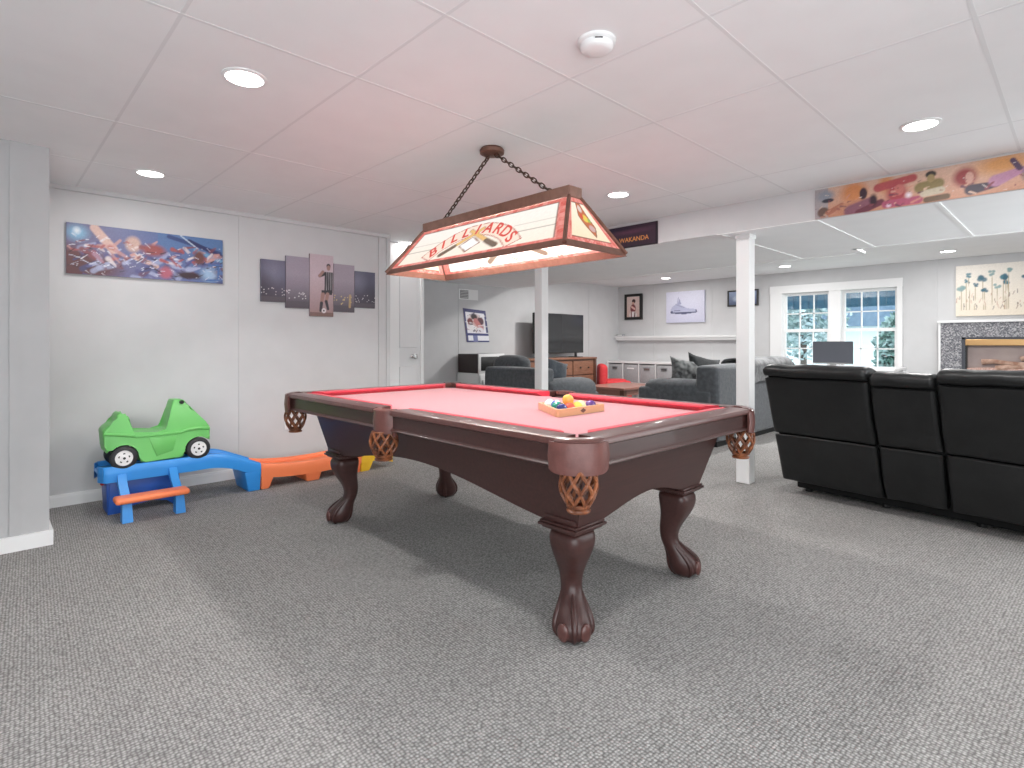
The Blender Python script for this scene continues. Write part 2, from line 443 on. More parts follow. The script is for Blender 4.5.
# door in the recess
d = struct('door_1', MB().box(3.10, 3.49, 5.075, 5.10, .01, 2.02, .003)
           .box(3.22, 3.45, 5.068, 5.076, .25, .85, .006).box(3.22, 3.45, 5.068, 5.076, 1.05, 1.85, .006), M['door'])
MB().lathe([(.024, 0), (.026, .006), (.012, .012), (.012, .035), (.026, .045), (.03, .06), (.02, .072), (.0, .074)], (3.385, 5.076, .955), (0, -1, 0)).build('door_knob', M['nickel'], d)
struct('trim_6', MB().box(2.96, 3.20, 5.045, 5.101, 0, CEIL - .005, .006), M['trim'])
struct('trim_7', MB().box(3.485, 3.525, 5.06, 5.101, 0, CEIL - .005, .004), M['trim'])
# square posts under the bulkhead
for i, (px, py, lab) in enumerate(((4.355, 1.862, 'white square support post standing by the end of the black sofa'),
                                   (4.32, 4.03, 'white square support post standing behind the middle of the pool table'))):
    p = thing('support_post', lab, 'post', (px, py, 0), 0, None)
    h = .0525
    MB().box(-h, h, -h, h, 0, SOF, .004, 1).build('shaft', M['trim'], p, smooth=False)
    MB().box(-h - .008, h + .008, -h - .008, h + .008, SOF - .03, SOF, .003, 1).build('collar', M['trim'], p, smooth=False)

# window
w = tag(bpy.data.objects.new('window_1', None), kind='structure'); COL.objects.link(w); w.location = (FARX, 0, 0)
cy0, cy1 = 2.405, 2.555
mb = MB()
mb.box(-.025, -.001, wy1, wy1 + .17, wz0, wz1).box(-.025, -.001, wy0 - .06, wy0, wz0, wz1)
mb.box(-.028, -.001, wy0 - .065, wy1 + .175, wz1 + .0005, wz1 + .115)
mb.box(-.05, -.001, wy0 - .08, wy1 + .19, wz0 - .05, wz0 - .0005)
mb.box(-.02, .14, cy0, cy1, wz0, wz1)
mb.box(.0, .14, wy0 - .004, wy0 + .004, wz0, wz1).box(.0, .14, wy1 - .004, wy1 + .004, wz0, wz1)
mb.build('window_casing', M['trim'], w, smooth=False)
for (a, b) in ((wy0, cy0), (cy1, wy1)):
    for (z0, z1, dx) in ((1.27, wz1, .09), (wz0, 1.30, .055)):
        f = MB(); t = .038
        f.box(dx - .018, dx + .018, a, a + t, z0, z1).box(dx - .018, dx + .018, b - t, b, z0, z1)
        f.box(dx - .018, dx + .018, a + t, b - t, z0, z0 + t).box(dx - .018, dx + .018, a + t, b - t, z1 - t, z1)
        for k in (1, 2):
            y = a + t + (b - a - 2 * t) * k / 3; f.box(dx - .011, dx + .011, y - .008, y + .008, z0 + t, z1 - t)
        zm = (z0 + z1) / 2 - (.02 if z0 > 1 else 0); f.box(dx - .011, dx + .011, a + t, b - t, zm - .008, zm + .008)
        fo = f.build('sash', M['trim'], w, smooth=False)
        MB().box(dx - .003, dx + .003, a + t, b - t, z0 + t, z1 - t).build('pane', M['glass'], fo, smooth=False)

# ------------------------------------------------------------------ ceiling lights and small fittings
def downlight(x, y, z, lab, power, rad=.07, group=None, proto=[None]):
    t = thing('ceiling_light', lab, 'ceiling light', (x, y, z), 0, group)
    MB().lathe([(rad + .012, .004), (rad + .014, -.004), (rad, -.008), (rad - .002, .0), (rad - .004, .004)], caps=False, n=40).build('trim_ring', M['trim'], t)
    MB().cyl((0, 0, -.006), (0, 0, .002), rad - .001, n=40).build('lens', M['lens'], t)
    l = bpy.data.lights.new('downlight_lamp', 'AREA'); l.shape = 'DISK'; l.size = rad * 1.8; l.energy = power; l.color = (1, .985, .965)
    o = bpy.data.objects.new('lamp', l); COL.objects.link(o); o.parent = t; o.location = (0, 0, -.0075)
PW = 9
downlight(.763, 2.337, CEIL, 'large lit recessed light in the ceiling over the green toy car side', PW)
downlight(.768, 4.06, CEIL, 'lit recessed light in the ceiling above the long colourful poster', PW * .6)
downlight(3.285, 2.316, CEIL, 'lit recessed light in the ceiling just past the hanging stained glass lamp', PW)
downlight(3.297, .556, CEIL, 'lit recessed light in the ceiling before the orange banner', PW)
downlight(3.262, 5.0, CEIL, 'sliver of lit recessed light in front of the white door', PW * .12)
downlight(8.08, 4.763, CEIL, 'small lit recessed light near the shoe picture on the far wall', PW * .55)
downlight(8.02, 2.879, CEIL, 'small lit recessed light above the left end of the window', PW * .55)
downlight(8.06, 1.10, CEIL, 'small lit recessed light before the flower painting', PW * .55)
for x, y in ((.77, .56), (3.29, -.8)):  # unseen lights added behind the viewer as fill
    downlight(x, y, CEIL, 'added unseen recessed ceiling light behind the viewer', PW * (.45 if x < 1 else 1), group='added lights behind the viewer')
for x, y in ((6.5, 4.76), (6.5, 2.88), (6.5, 1.1)):  # unseen lights added to brighten the far room
    downlight(x, y, CEIL, 'added unseen ceiling light behind the bulkhead, brightening the far room', PW * 3.0, group='added lights hidden behind the bulkhead')

t = thing('smoke_detector', 'round white smoke detector on the ceiling', 'smoke detector', (1.565, 1.195, CEIL))
MB().lathe([(.068, 0), (.068, -.008), (.064, -.012), (.056, -.014), (.055, -.020)], caps=False).build('base_plate', M['trim'], t)
MB().lathe([(.058, -.012), (.058, -.026), (.052, -.034), (.035, -.038), (0, -.039)], caps=False).build('cover', M['trim'], t)
MB().box(-.013, .013, -.0605, -.056, -.020, -.017, mat=Matrix.Rotation(-.78, 4, 'Z')).build('vent_slot', M['black'], t)

t = thing('wall_outlet', 'white outlet plate on the wall left of the pool table', 'outlet', (1.925, 4.79, .41))
MB().box(-.036, .036, -.006, 0, -.058, .058, .003).build('plate', M['trim'], t)
MB().box(-.016, .016, -.009, -.005, .01, .042, .003).box(-.016, .016, -.009, -.005, -.042, -.01, .003).build('socket', M['white'], t)

t = thing('wall_vent', 'white air vent grille above the tilted poster', 'vent', (5.09, TVY, 1.80))
MB().box(-.18, .18, -.012, 0, -.075, .075, .003).build('frame', M['white'], t, smooth=False)
mb = MB()
for k in range(5): mb.box(-.15, -.01, -.02, -.012, -.05 + k * .022, -.038 + k * .022)
mb.build('louvre', M['wall'], t, smooth=False)
MB().box(-.155, -.005, -.0135, -.012, -.058, .058).build('duct_opening', new_mat('vent_shadow_grey', (.12, .12, .12), .8), t, smooth=False)

# ------------------------------------------------------------------ pool table
TX, TY = 2.005, 2.257
HW, HL = .672, 1.182          # outer half width / length
pt = thing('pool_table', 'dark mahogany pool table with red felt and carved claw feet', 'pool table', (TX, TY, 0))
BED = .765
# slate bed, cut away at the pockets
def bed_outline(hw, hl, c, s_):
    o = []
    for sx, sy in ((1, 1), (-1, 1), (-1, -1), (1, -1)):
        a = [(sx * hw, sy * (hl - c)), (sx * (hw - c), sy * hl)]
        if sx * sy < 0: a.reverse()
        o.append(a)
    pts = []
    pts += [(hw, -s_), (hw - .03, -s_ * .6), (hw - .03, s_ * .6), (hw, s_)] + o[0]
    pts += o[1]
    pts += [(-hw, s_), (-hw + .03, s_ * .6), (-hw + .03, -s_ * .6), (-hw, -s_)]
    pts += o[2] + o[3]
    return pts
MB().prism(bed_outline(HW - .1, HL - .1, .10, .06), lambda p, k: (p[0], p[1], BED - .03 if k == 0 else BED)).build('playing_surface', M['felt'], pt, smooth=False)
ZT = .795
def rail(p0, p1, inw, ends):
    """one rail from p0 to p1 on the outer line; inw = inward unit vector"""
    p0, p1, n = Vector((*p0, 0)), Vector((*p1, 0)), Vector((*inw, 0))
    def sweep(prof, m0, m1):
        rings = []
        for p, mm in ((p0, m0), (p1, m1)):
            d = (p1 - p0).normalized()
            rings.append([p + n * a + Vector((0, 0, z)) + d * math.copysign(1, mm) * (abs(mm) > 0) * (abs(mm) + 1.25 * max(0, a - .098)) for a, z in prof])
        return rings
    wprof = [(.0, ZT - .022), (.0, ZT - .012), (.006, ZT - .003), (.018, ZT), (.098, ZT), (.098, ZT - .03), (.02, ZT - .03), (.008, ZT - .027)]
    o = MB().loft(sweep(wprof, 0, 0)).build('top_rail', M['rail'], pt)
    cprof = [(.098, ZT + .001), (.104, ZT + .003), (.138, ZT - .0005), (.147, ZT - .006), (.147, ZT - .012), (.128, BED), (.098, BED)]
    cu = MB().loft(sweep(cprof, *ends)).build('cushion', M['felt_rail'], o)
    # mother of pearl sights
    L = (p1 - p0).length; d = (p1 - p0).normalized()
    for k in (1, 2, 3):
        mb = MB(); c = p0 + d * L * k / 4 + n * .055 + Vector((0, 0, ZT))
        mb.add([c + d * .012 + Vector((0, 0, .0006)), c + n * .006 + Vector((0, 0, .0006)), c - d * .012 + Vector((0, 0, .0006)), c - n * .006 + Vector((0, 0, .0006))], [(0, 1, 2, 3)])
        mb.build('sight', M['pearl'], o, smooth=False)
    # blind rail under the lip
    bprof = [(.016, .785), (.016, .712), (.008, .708), (.004, .702), (.010, .697), (.05, .697), (.05, .785)]
    MB().loft(sweep(bprof, 0, 0)).build('side_rail', M['mahogany'], pt)
CR = .105
CE, SE = .05, .004            # how far the cushions stop short of corner and side pockets
rail((-HW, HL - CR), (-HW, .075), (1, 0), (CE, -SE)); rail((-HW, -.075), (-HW, -HL + CR), (1, 0), (SE, -CE))
rail((HW, -HL + CR), (HW, -.075), (-1, 0), (CE, -SE)); rail((HW, .075), (HW, HL - CR), (-1, 0), (SE, -CE))
rail((-HW + CR, -HL), (HW - CR, -HL), (0, 1), (CE, -CE)); rail((HW - CR, HL), (-HW + CR, HL), (0, -1), (CE, -CE))
# sloping cabinet sides with arched lower edge
def apron(a, b, c, d):
    """a,b lower ends, c,d upper ends (b<->c), all in 3-D; the lower edge arches"""
    a, b, c, d = map(Vector, (a, b, c, d)); N = 30; out = []; inn = []
    L = (b - a).length
    nrm = (b - a).cross(d - a).normalized() * .02
    for k in range(N + 1):
        t = k / N; s_ = abs(t - .5) * L; e = L / 2 - .10
        lift = 0 if s_ > e else (.10 if L > 1.2 else .065) * (math.cos(PI * s_ / e) * .5 + .5) ** .75
        lo = a.lerp(b, t); hi = d.lerp(c, t); h = (hi.z - lo.z)
        out.append(lo.lerp(hi, lift / h)); inn.append(hi)
    mb = MB(); n = N + 1
    vs = [p for p in out] + [p for p in inn] + [p - nrm for p in out] + [p - nrm for p in inn]
    fs = []
    for k in range(N):
        fs += [(k, k + 1, n + k + 1, n + k), (2 * n + k, 3 * n + k, 3 * n + k + 1, 2 * n + k + 1), (k, 2 * n + k, 2 * n + k + 1, k + 1), (n + k, n + k + 1, 3 * n + k + 1, 3 * n + k)]
    fs += [(0, n, 3 * n, 2 * n), (N, 2 * n + N, 3 * n + N, n + N)]
    mb.add(vs, fs); mb.build('apron', M['mahogany'], pt, smooth=False)
bx, by, ux, uy, zb, zu = .45, .985, .512, 1.068, .425, .70
apron((-bx, by, zb), (-bx, -by, zb), (-ux, -uy, zu), (-ux, uy, zu))
apron((bx, -by, zb), (bx, by, zb), (ux, uy, zu), (ux, -uy, zu))
apron((-bx, -by, zb), (bx, -by, zb), (ux, -uy, zu), (-ux, -uy, zu))
apron((bx, by, zb), (-bx, by, zb), (-ux, uy, zu), (ux, uy, zu))
MB().box(-.50, .50, -1.05, 1.05, .68, .735).build('slate_frame', M['under'], pt, smooth=False)
# cabriole legs with ball and claw feet
def leg(sx, sy):
    prof = [(.405, .000, .066, 5), (.375, .004, .073, 4.5), (.345, .006, .073, 4), (.31, .002, .066, 3.5), (.27, -.012, .055, 3), (.23, -.030, .045, 2.7),
            (.19, -.036, .039, 2.5), (.16, -.030, .039, 2.3), (.135, -.014, .045, 2.2), (.11, .008, .055, 2.1), (.085, .024, .066, 2),
            (.06, .034, .073, 2), (.035, .038, .071, 2), (.014, .038, .059, 2), (.0, .038, .040, 2)]
    cx, cy = .385, .905
    rings = []
    for z, off, h, e in prof:
        o = off * .7071
        rings.append(rrect(sx * (cx + o), sy * (cy + o), h, h, z, e))
    lg = MB().loft(rings).build('leg', M['mahogany'], pt, angle=60); subsurf(lg)
    # stepped moulding on top of the leg
    mb = MB()
    for z0, z1, h in ((.402, .412, .082), (.412, .424, .094), (.424, .434, .088), (.434, .455, .078)):
        mb.box(sx * cx - h, sx * cx + h, sy * cy - h, sy * cy + h, z0, z1, .004, 2)
    mb.build('capital', M['mahogany'], lg)
    # toes gripping the ball
    base = math.atan2(sy, sx)
    def foot_at(z):
        for (za, oa, ha, _), (zb_, ob, hb, _) in zip(prof, prof[1:]):
            if zb_ <= z <= za:
                t = (za - z) / (za - zb_); return oa + (ob - oa) * t, ha + (hb - ha) * t
        return prof[-1][1], prof[-1][2]
    fx, fy = sx * (cx + .038 * .7071), sy * (cy + .038 * .7071)
    mb = MB()
    for da in (0, 1.4, -1.4, PI):
        pth, rr = [], []
        for k in range(10):
            t = k / 9; z = .15 - .146 * t; o_, h_ = foot_at(z)
            q = h_ - .003 - .006 * (1 - t) * (abs(da) > 2)
            pth.append((sx * (cx + o_ * .7071) + math.cos(base + da) * q, sy * (cy + o_ * .7071) + math.sin(base + da) * q, z)); rr.append(.004 + .0085 * math.sin(PI * min(1, .1 + t * .8)))
        mb.tube(pth, rr, 10)
    mb.build('claw', M['mahogany'], lg)
    for da in (.68, -.68):
        mb = MB(); R = .0665
        q = Matrix.Rotation(base + da, 3, 'Z')
        mb.ball((fx + math.cos(base + da) * R, fy + math.sin(base + da) * R, .045), (.013, .025, .034), 18, q)
        mb.build('ball_face', M['rail'], lg)
for sx, sy in ((-1, -1), (1, -1), (-1, 1), (1, 1)): leg(sx, sy)
# leather pockets with woven baskets
def basket(par, c, r0, r1, r2, z0, z1, n=8):
    """crossing leather strips over a cup"""
    prof = lambda t: (r0 + (r1 - r0) * math.sin(t * PI * .8)) * (1 - t ** 3) + r2 * t ** 3
    mb = MB()
    for sgn in (1, -1):
        for k in range(n):
            pth = []
            for j in range(11):
                t = j / 10; a = 2 * PI * k / n + sgn * t * 1.25
                R = prof(t); pth.append((c[0] + R * math.cos(a), c[1] + R * math.sin(a), z0 + (z1 - z0) * t))
            mb.tube(pth, .0062, 6)
    for t, rr in ((0, .005), (1., .007)):
        R = prof(t); mb.tube([(c[0] + R * math.cos(2 * PI * k / 24), c[1] + R * math.sin(2 * PI * k / 24), z0 + (z1 - z0) * t) for k in range(24)], rr, 8, closed=True)
    mb.lathe([(r2 * 1.0, z1 + .004), (r2 * .92, z1 - .006), (r2 * 1.18, z1 - .016), (r2 * 1.1, z1 - .022), (0, z1 - .02)], (c[0], c[1], 0), caps=False)
    mb.build('basket', M['net'], par)
def arc_wall(c, R, a0, a1, zf, th=.008, n=18):
    """curved leather panel; zf(t) -> (z_low, z_high)"""
    rings = []
    for k in range(n + 1):
        t = k / n; a = a0 + (a1 - a0) * t; lo, hi = zf(t); co, si = math.cos(a), math.sin(a)
        rr = []
        for R_, z in ((R, lo), (R + th * .6, (lo + hi) / 2), (R, hi), (R - th, hi), (R - th, lo)): rr.append((c[0] + R_ * co, c[1] + R_ * si, z))
        rings.append(rr)
    return rings
def corner_pocket(sx, sy):
    c = (sx * (HW - .105), sy * (HL - .105)); mid = math.atan2(sy, sx); a = PI / 4 + .26
    p = MB().loft(arc_wall(c, .112, mid - a, mid + a, lambda t: (.680 + .012 * abs(2 * t - 1) ** 6, .782))).build('pocket', M['leather_brown'], pt)
    # wooden corner cap over the leather
    rings = []
    for k in range(15):
        t = -1 + 2 * k / 14; an = mid + t * (PI / 4 + .03); co, si = math.cos(an), math.sin(an)
        rings.append([(c[0] + R * co, c[1] + R * si, z) for R, z in ((.062, .772), (.062, ZT), (.085, ZT + .003), (.108, ZT - .004), (.113, .786), (.108, .772))])
    MB().loft(rings).build('corner_cap', M['rail'], p)
    MB().cyl((c[0] + sx * .008, c[1] + sy * .008, .715), (c[0] + sx * .008, c[1] + sy * .008, BED - .004), .060, n=24).build('pocket_hole', M['slot'], p)
    k = .045
    basket(p, (sx * (HW - k - .02), sy * (HL - k - .02)), .052, .064, .034, .692, .575)
def side_pocket(sx):
    c = (sx * (HW - .062), 0); mid = 0 if sx > 0 else PI
    p = MB().loft(arc_wall(c, .086, mid - 1.3, mid + 1.3, lambda t: (.678 + .02 * abs(2 * t - 1) ** 2, .785 + .004 * math.sin(PI * t)))).build('pocket', M['leather_brown'], pt)
    rings = []
    for k in range(15):
        t = -1 + 2 * k / 14; an = mid + t * 1.3; co, si = math.cos(an), math.sin(an)
        rings.append([(c[0] + R * co, c[1] + R * si, z) for R, z in ((.050, .775), (.050, ZT), (.068, ZT + .003), (.088, ZT - .004), (.088, .778))])
    MB().loft(rings).build('pocket_iron', M['leather_brown'], p)
    MB().cyl((c[0], 0, .72), (c[0], 0, BED - .003), .05, n=24).build('pocket_hole', M['slot'], p)
    for s_ in (1, -1): MB().box(c[0] + sx * .030, c[0] + sx * .040, s_ * .066, s_ * .080, .672, .74, .003).build('strap', M['leather_brown'], p)
    basket(p, (sx * (HW - .015), 0), .050, .066, .036, .69, .58)
for sx, sy in ((-1, -1), (1, -1), (-1, 1), (1, 1)): corner_pocket(sx, sy)
side_pocket(-1); side_pocket(1)

# ball rack and balls
rk = thing('ball_rack', 'triangular light wood ball rack lying on the red felt', 'ball rack', (2.04, 1.665, BED + .0015))
S = .185; T3 = [(-S, -.03), (S, -.03), (0, -.03 + S * 1.62)]
cen = (0, -.03 + S * 1.62 / 3)
def inset(f): return [(cen[0] + (x - cen[0]) * f, cen[1] + (y - cen[1]) * f) for x, y in T3]
def rounded(tri, r):
    o = []
    for i in range(3):
        p = Vector(tri[i]); a = (Vector(tri[i - 1]) - p).normalized(); b = (Vector(tri[(i + 1) % 3]) - p).normalized()
        for k in range(6):
            t = k / 5; o.append(tuple((p + a * r * (1 - t) ** 2 + b * r * t ** 2)))
    return o
out, inn = rounded(T3, .035), rounded(inset(.87), .03)
rings = []
for pts, z in ((inn, 0), (out, 0), (out, .034), (inn, .034)): rings.append([(x, y, z) for x, y in pts])
rings.append(rings[0])
MB().loft(rings, caps=False).build('triangle_frame', M['maple'], rk, angle=50)
m_ = MB(); m_.prism([(-.022, .017), (0, .006), (.022, .017), (0, .028)], lambda p, k: (p[0], -.0295 - .0015 * k, p[1])); m_.build('diamond_emblem', M['walnut_dark'], rk, smooth=False)
def ball_mat(name, col, stripe):
    m = new_mat(name, col, .12, coat=.5)
    if stripe:
        tc = nd(m, 'ShaderNodeTexCoord'); sp = nd(m, 'ShaderNodeSeparateXYZ'); ln(m, tc.outputs['Object'], sp.inputs[0])
        ab = nd(m, 'ShaderNodeMath', operation='ABSOLUTE'); ln(m, sp.outputs['Z'], ab.inputs[0])
        gt = nd(m, 'ShaderNodeMath', operation='GREATER_THAN'); gt.inputs[1].default_value = .0135; ln(m, ab.outputs[0], gt.inputs[0])
        mx = nd(m, 'ShaderNodeMix', data_type='RGBA'); mx.inputs[6].default_value = (*col, 1); mx.inputs[7].default_value = (.85, .83, .76, 1)
        ln(m, gt.outputs[0], mx.inputs[0]); ln(m, mx.outputs[2], bsdf(m).inputs['Base Color'])
    return m
br = .0275
Bl = [('white', (.88, .86, .80), 0, (.0, .183), 'white ball at the back tip of the wooden rack'),
      ('green', (.02, .25, .18), 0, (-.055, .085), 'green ball inside the left side of the wooden rack'),
      ('blue striped', (.03, .10, .45), 1, (-.012, .128), 'white ball with a blue stripe inside the wooden rack'),
      ('navy', (.02, .03, .16), 0, (-.1055, .012), 'dark navy ball in the left corner of the wooden rack'),
      ('red', (.75, .10, .06), 0, (-.050, .012), 'red ball under the lone orange ball in the rack'),
      ('orange', (.95, .42, .08), 0, (-.022, .045), 'orange ball resting on top of the other balls'),
      ('yellow', (.93, .66, .12), 0, (.005, .012), 'yellow ball right of the red one in the rack'),
      ('yellow striped', (.93, .66, .12), 1, (.028, .086), 'white ball with a yellow stripe behind the yellow ball'),
      ('cream', (.85, .76, .45), 0, (.057, .032), 'pale cream ball beside the purple one in the rack'),
      ('purple', (.10, .04, .20), 0, (.109, .012), 'purple ball in the right corner of the wooden rack')]
for nme, colr, st, (x, y), lab in Bl:
    z = br + BED + .0015
    if nme == 'orange': z += .0345
    o = MB().ball((0, 0, 0), br, 28).build('billiard_ball', ball_mat(nme.replace(' ', '_') + '_ball', colr, st), loc=(2.04 + x, 1.665 + y, z), rot=(.9, .5, x * 9))
    tag(o, lab, 'pool ball', 'balls in the wooden rack')

# ------------------------------------------------------------------ hanging billiard lamp
LX, LY = 2.02, 2.255
Z0, Z1, Z2 = 1.522, 1.788, 1.838
lp = thing('billiard_lamp', 'long stained glass billiard lamp hanging on chains over the pool table', 'lamp', (LX, LY, 0))
ax, ay, cx_, cy_ = .229, .717, .042, .585     # rim and cap half sizes
MB().lathe([(.0, CEIL - .034), (.055, CEIL - .034), (.066, CEIL - .028), (.068, CEIL - .012), (.060, CEIL)], caps=False, n=36).build('canopy', M['bronze'], lp)
mb = MB()
mb.box(-cx_ - .006, cx_ + .006, -cy_ - .006, cy_ + .006, Z1 - .004, Z2, .003, 1)
mb.build('top_box', M['bronze'], lp, smooth=False)
R4 = [(-ax, -ay), (ax, -ay), (ax, ay), (-ax, ay)]; C4 = [(-cx_, -cy_), (cx_, -cy_), (cx_, cy_), (-cx_, cy_)]
fr = MB()
for (rx, ry), (qx, qy) in zip(R4, C4): fr.tube([(rx, ry, Z0 + .008), (qx, qy, Z1)], .011, 6)
for i in range(4):
    (x0, y0), (x1, y1) = R4[i], R4[(i + 1) % 4]
    lo, hi = Z0 - .004, Z0 + .030
    n = Vector((y1 - y0, x0 - x1, 0)).normalized()
    def off(x, y, z, k):   # follow the slope of the shade
        return (x - n.x * k, y - n.y * k, z)
    sl = (ax - cx_) / (Z1 - Z0) if i % 2 else (ay - cy_) / (Z1 - Z0)
    v = [off(x0, y0, lo, -.003), off(x1, y1, lo, -.003), off(x1, y1, hi, .034 * sl - .003), off(x0, y0, hi, .034 * sl - .003)]
    v2 = [off(x0, y0, lo, .004), off(x1, y1, lo, .004), off(x1, y1, hi, .034 * sl + .004), off(x0, y0, hi, .034 * sl + .004)]
    # mitre the ends along the hips
    if i % 2:
        s2 = (ay - cy_) / (Z1 - Z0) * .034; d = 1 if y1 > y0 else -1
        for L in (v, v2): L[2] = (L[2][0], L[2][1] - d * s2, L[2][2]); L[3] = (L[3][0], L[3][1] + d * s2, L[3][2])
    else:
        s2 = (ax - cx_) / (Z1 - Z0) * .034; d = 1 if x1 > x0 else -1
        for L in (v, v2): L[2] = (L[2][0] - d * s2, L[2][1], L[2][2]); L[3] = (L[3][0] + d * s2, L[3][1], L[3][2])
    fr.add(v + v2, [(0, 1, 2, 3), (7, 6, 5, 4), (0, 4, 5, 1), (1, 5, 6, 2), (2, 6, 7, 3), (3, 7, 4, 0)])
fr.build('shade_frame', M['bronze'], lp, smooth=False)
PINK, RED_, CREAM = rgb(238, 150, 138), rgb(196, 88, 80), rgb(255, 246, 232)
def border(im, bu, bv, seed):
    rg = np.random.default_rng(seed)
    edge = (im.u < bu) | (im.u > 1 - bu) | (im.v < bv * 1.5) | (im.v > 1 - bv)
    k = rg.random((12, 40)); tone = k[np.clip((im.v * 11).astype(int), 0, 11), np.clip((im.u * 39).astype(int), 0, 39)]
    fine = rg.random(im.u.shape) * .3
    t = np.clip(tone * .8 + fine, 0, 1)[..., None]
    c = np.array(rgb(214, 96, 84)) * t + np.array(rgb(240, 168, 158)) * (1 - t)
    im.a = np.where(edge[..., None], c, im.a)
    DK = rgb(120, 78, 62)
    im.line([(bu, bv * 1.5), (1 - bu, bv * 1.5), (1 - bu, 1 - bv), (bu, 1 - bv), (bu, bv * 1.5)], .008, DK)
def long_panel_img(seed):
    im = Paint(150, 48, CREAM); im.asp = 1.18 / .335
    im.grad(rgb(255, 240, 222), rgb(255, 252, 246), 0, 1)
    LD = rgb(150, 138, 128)
    for v in (.40, .58): im.line([(.03, v), (.26, v)], .008, LD); im.line([(.74, v), (.97, v)], .008, LD)
    # crossed cues
    # arched ribbon carrying the word
    def arc(r0, k): return [(.5 + .30 * r0 * math.sin(a), -.25 + .95 * r0 * math.cos(a) + k) for a in np.linspace(-1.13, 1.13, 28)]
    up, dn = arc(1.12, .02), arc(.84, .0)
    im.poly(up + dn[::-1], rgb(255, 232, 214))
    im.line(up, .010, rgb(190, 96, 82)); im.line(dn, .010, rgb(190, 96, 82)); im.line([up[0], dn[0]], .01, RED_); im.line([up[-1], dn[-1]], .01, RED_)
    TAN, BUTT, LEAD = rgb(240, 196, 124), rgb(118, 100, 86), rgb(150, 104, 80)
    im.seg(.33, .20, .54, .70, .060, LEAD, .050); im.seg(.67, .20, .46, .70, .060, LEAD, .050)
    im.seg(.33, .20, .54, .70, .050, TAN, .040); im.seg(.67, .20, .46, .70, .050, TAN, .040)
    im.seg(.335, .20, .40, .355, .068, BUTT, .060); im.seg(.665, .20, .60, .355, .068, BUTT, .060)
    im.poly([(.5, .16), (.565, .34), (.5, .52), (.435, .34)], rgb(255, 250, 248))
    im.line([(.5, .16), (.565, .34), (.5, .52), (.435, .34), (.5, .16)], .014, LEAD)
    border(im, .035, .07, seed); im.grain(.02, seed)
    return im
def lettering(par, BL, BR, TL, nrm):
    """red letters of the word along the arch, flat on the glass"""
    U = (Vector(BR) - Vector(BL)); W = U.length; U.normalize(); V = (Vector(TL) - Vector(BL)); V -= U * V.dot(U); H = V.length; V.normalize()
    N = Vector(nrm); mid = (Vector(BL) + Vector(BR)) / 2
    mb = MB(); word = 'BILLIARDS'
    for i, ch in enumerate(word):
        a = -.98 + 1.96 * i / (len(word) - 1)
        vs, fs = text_geo(ch, H * .35, .0006, H * .006)
        bx_ = mid + U * (.30 * .87 * math.sin(a) * W) + V * ((-.25 + .87 * .95 * math.cos(a)) * H) + N * .0012
        th = -a * .62; c, s_ = math.cos(th), math.sin(th)
        mb.add([bx_ + U * (v.x * 1.1 * c - v.y * s_) + V * (v.x * 1.1 * s_ + v.y * c) + N * v.z for v in vs], fs)
    mb.build('lettering', M['letter_red'], par, smooth=False)
tl = .05
for sx in (-1, 1):
    lo, hi = Z0 + .022, Z1 - .006
    f0 = (lo - Z0) / (Z1 - Z0); f1 = (hi - Z0) / (Z1 - Z0)
    xl, xh = ax + (cx_ - ax) * f0, ax + (cx_ - ax) * f1; yl, yh = ay + (cy_ - ay) * f0 - .012, ay + (cy_ - ay) * f1 - .012
    BL_, BR_ = (sx * xl, -yl * (1 if sx > 0 else -1), lo), (sx * xl, yl * (1 if sx > 0 else -1), lo)
    TR_, TL_ = (sx * xh, yh * (1 if sx > 0 else -1), hi), (sx * xh, -yh * (1 if sx > 0 else -1), hi)
    g = panel('glass_panel', (BL_, BR_, TR_, TL_), long_panel_img(3 + sx), M['stained'], lp, .004, both=True, side_col=rgb(150, 90, 75))
    n = (Vector(BR_) - Vector(BL_)).cross(Vector(TL_) - Vector(BL_)).normalized()
    lettering(g, BL_, BR_, TL_, n)
def end_panel_img(seed):
    im = Paint(70, 48, CREAM); im.asp = 1.2
    im.grad(rgb(252, 226, 190), rgb(255, 244, 226), 0, 1)
    im.poly([(.36, .93), (.62, .90), (.74, .42), (.62, .20), (.34, .62)], rgb(196, 110, 70))
    for (x, y, r, c) in ((.48, .78, .09, rgb(225, 205, 195)), (.56, .58, .09, rgb(235, 205, 90)), (.63, .38, .08, rgb(205, 170, 165)), (.45, .62, .06, rgb(215, 90, 60)), (.66, .55, .05, rgb(150, 190, 90))):
        im.ell(x, y, r * 1.1, r, c)
    im.line([(.36, .93), (.62, .90), (.74, .42), (.62, .20), (.34, .62), (.36, .93)], .014, rgb(130, 90, 60))
    border(im, .10, .09, seed); im.grain(.02, seed); return im
for sy in (-1, 1):
    lo, hi = Z0 + .022, Z1 - .006
    f0 = (lo - Z0) / (Z1 - Z0); f1 = (hi - Z0) / (Z1 - Z0)
    yl, yh = ay + (cy_ - ay) * f0, ay + (cy_ - ay) * f1; xl, xh = ax + (cx_ - ax) * f0 - .012, ax + (cx_ - ax) * f1 - .008
    k = -sy
    panel('glass_panel', ((-k * xl, sy * yl, lo), (k * xl, sy * yl, lo), (k * xh, sy * yh, hi), (-k * xh, sy * yh, hi)), end_panel_img(9), M['stained'], lp, .004, both=True, side_col=rgb(150, 90, 75))
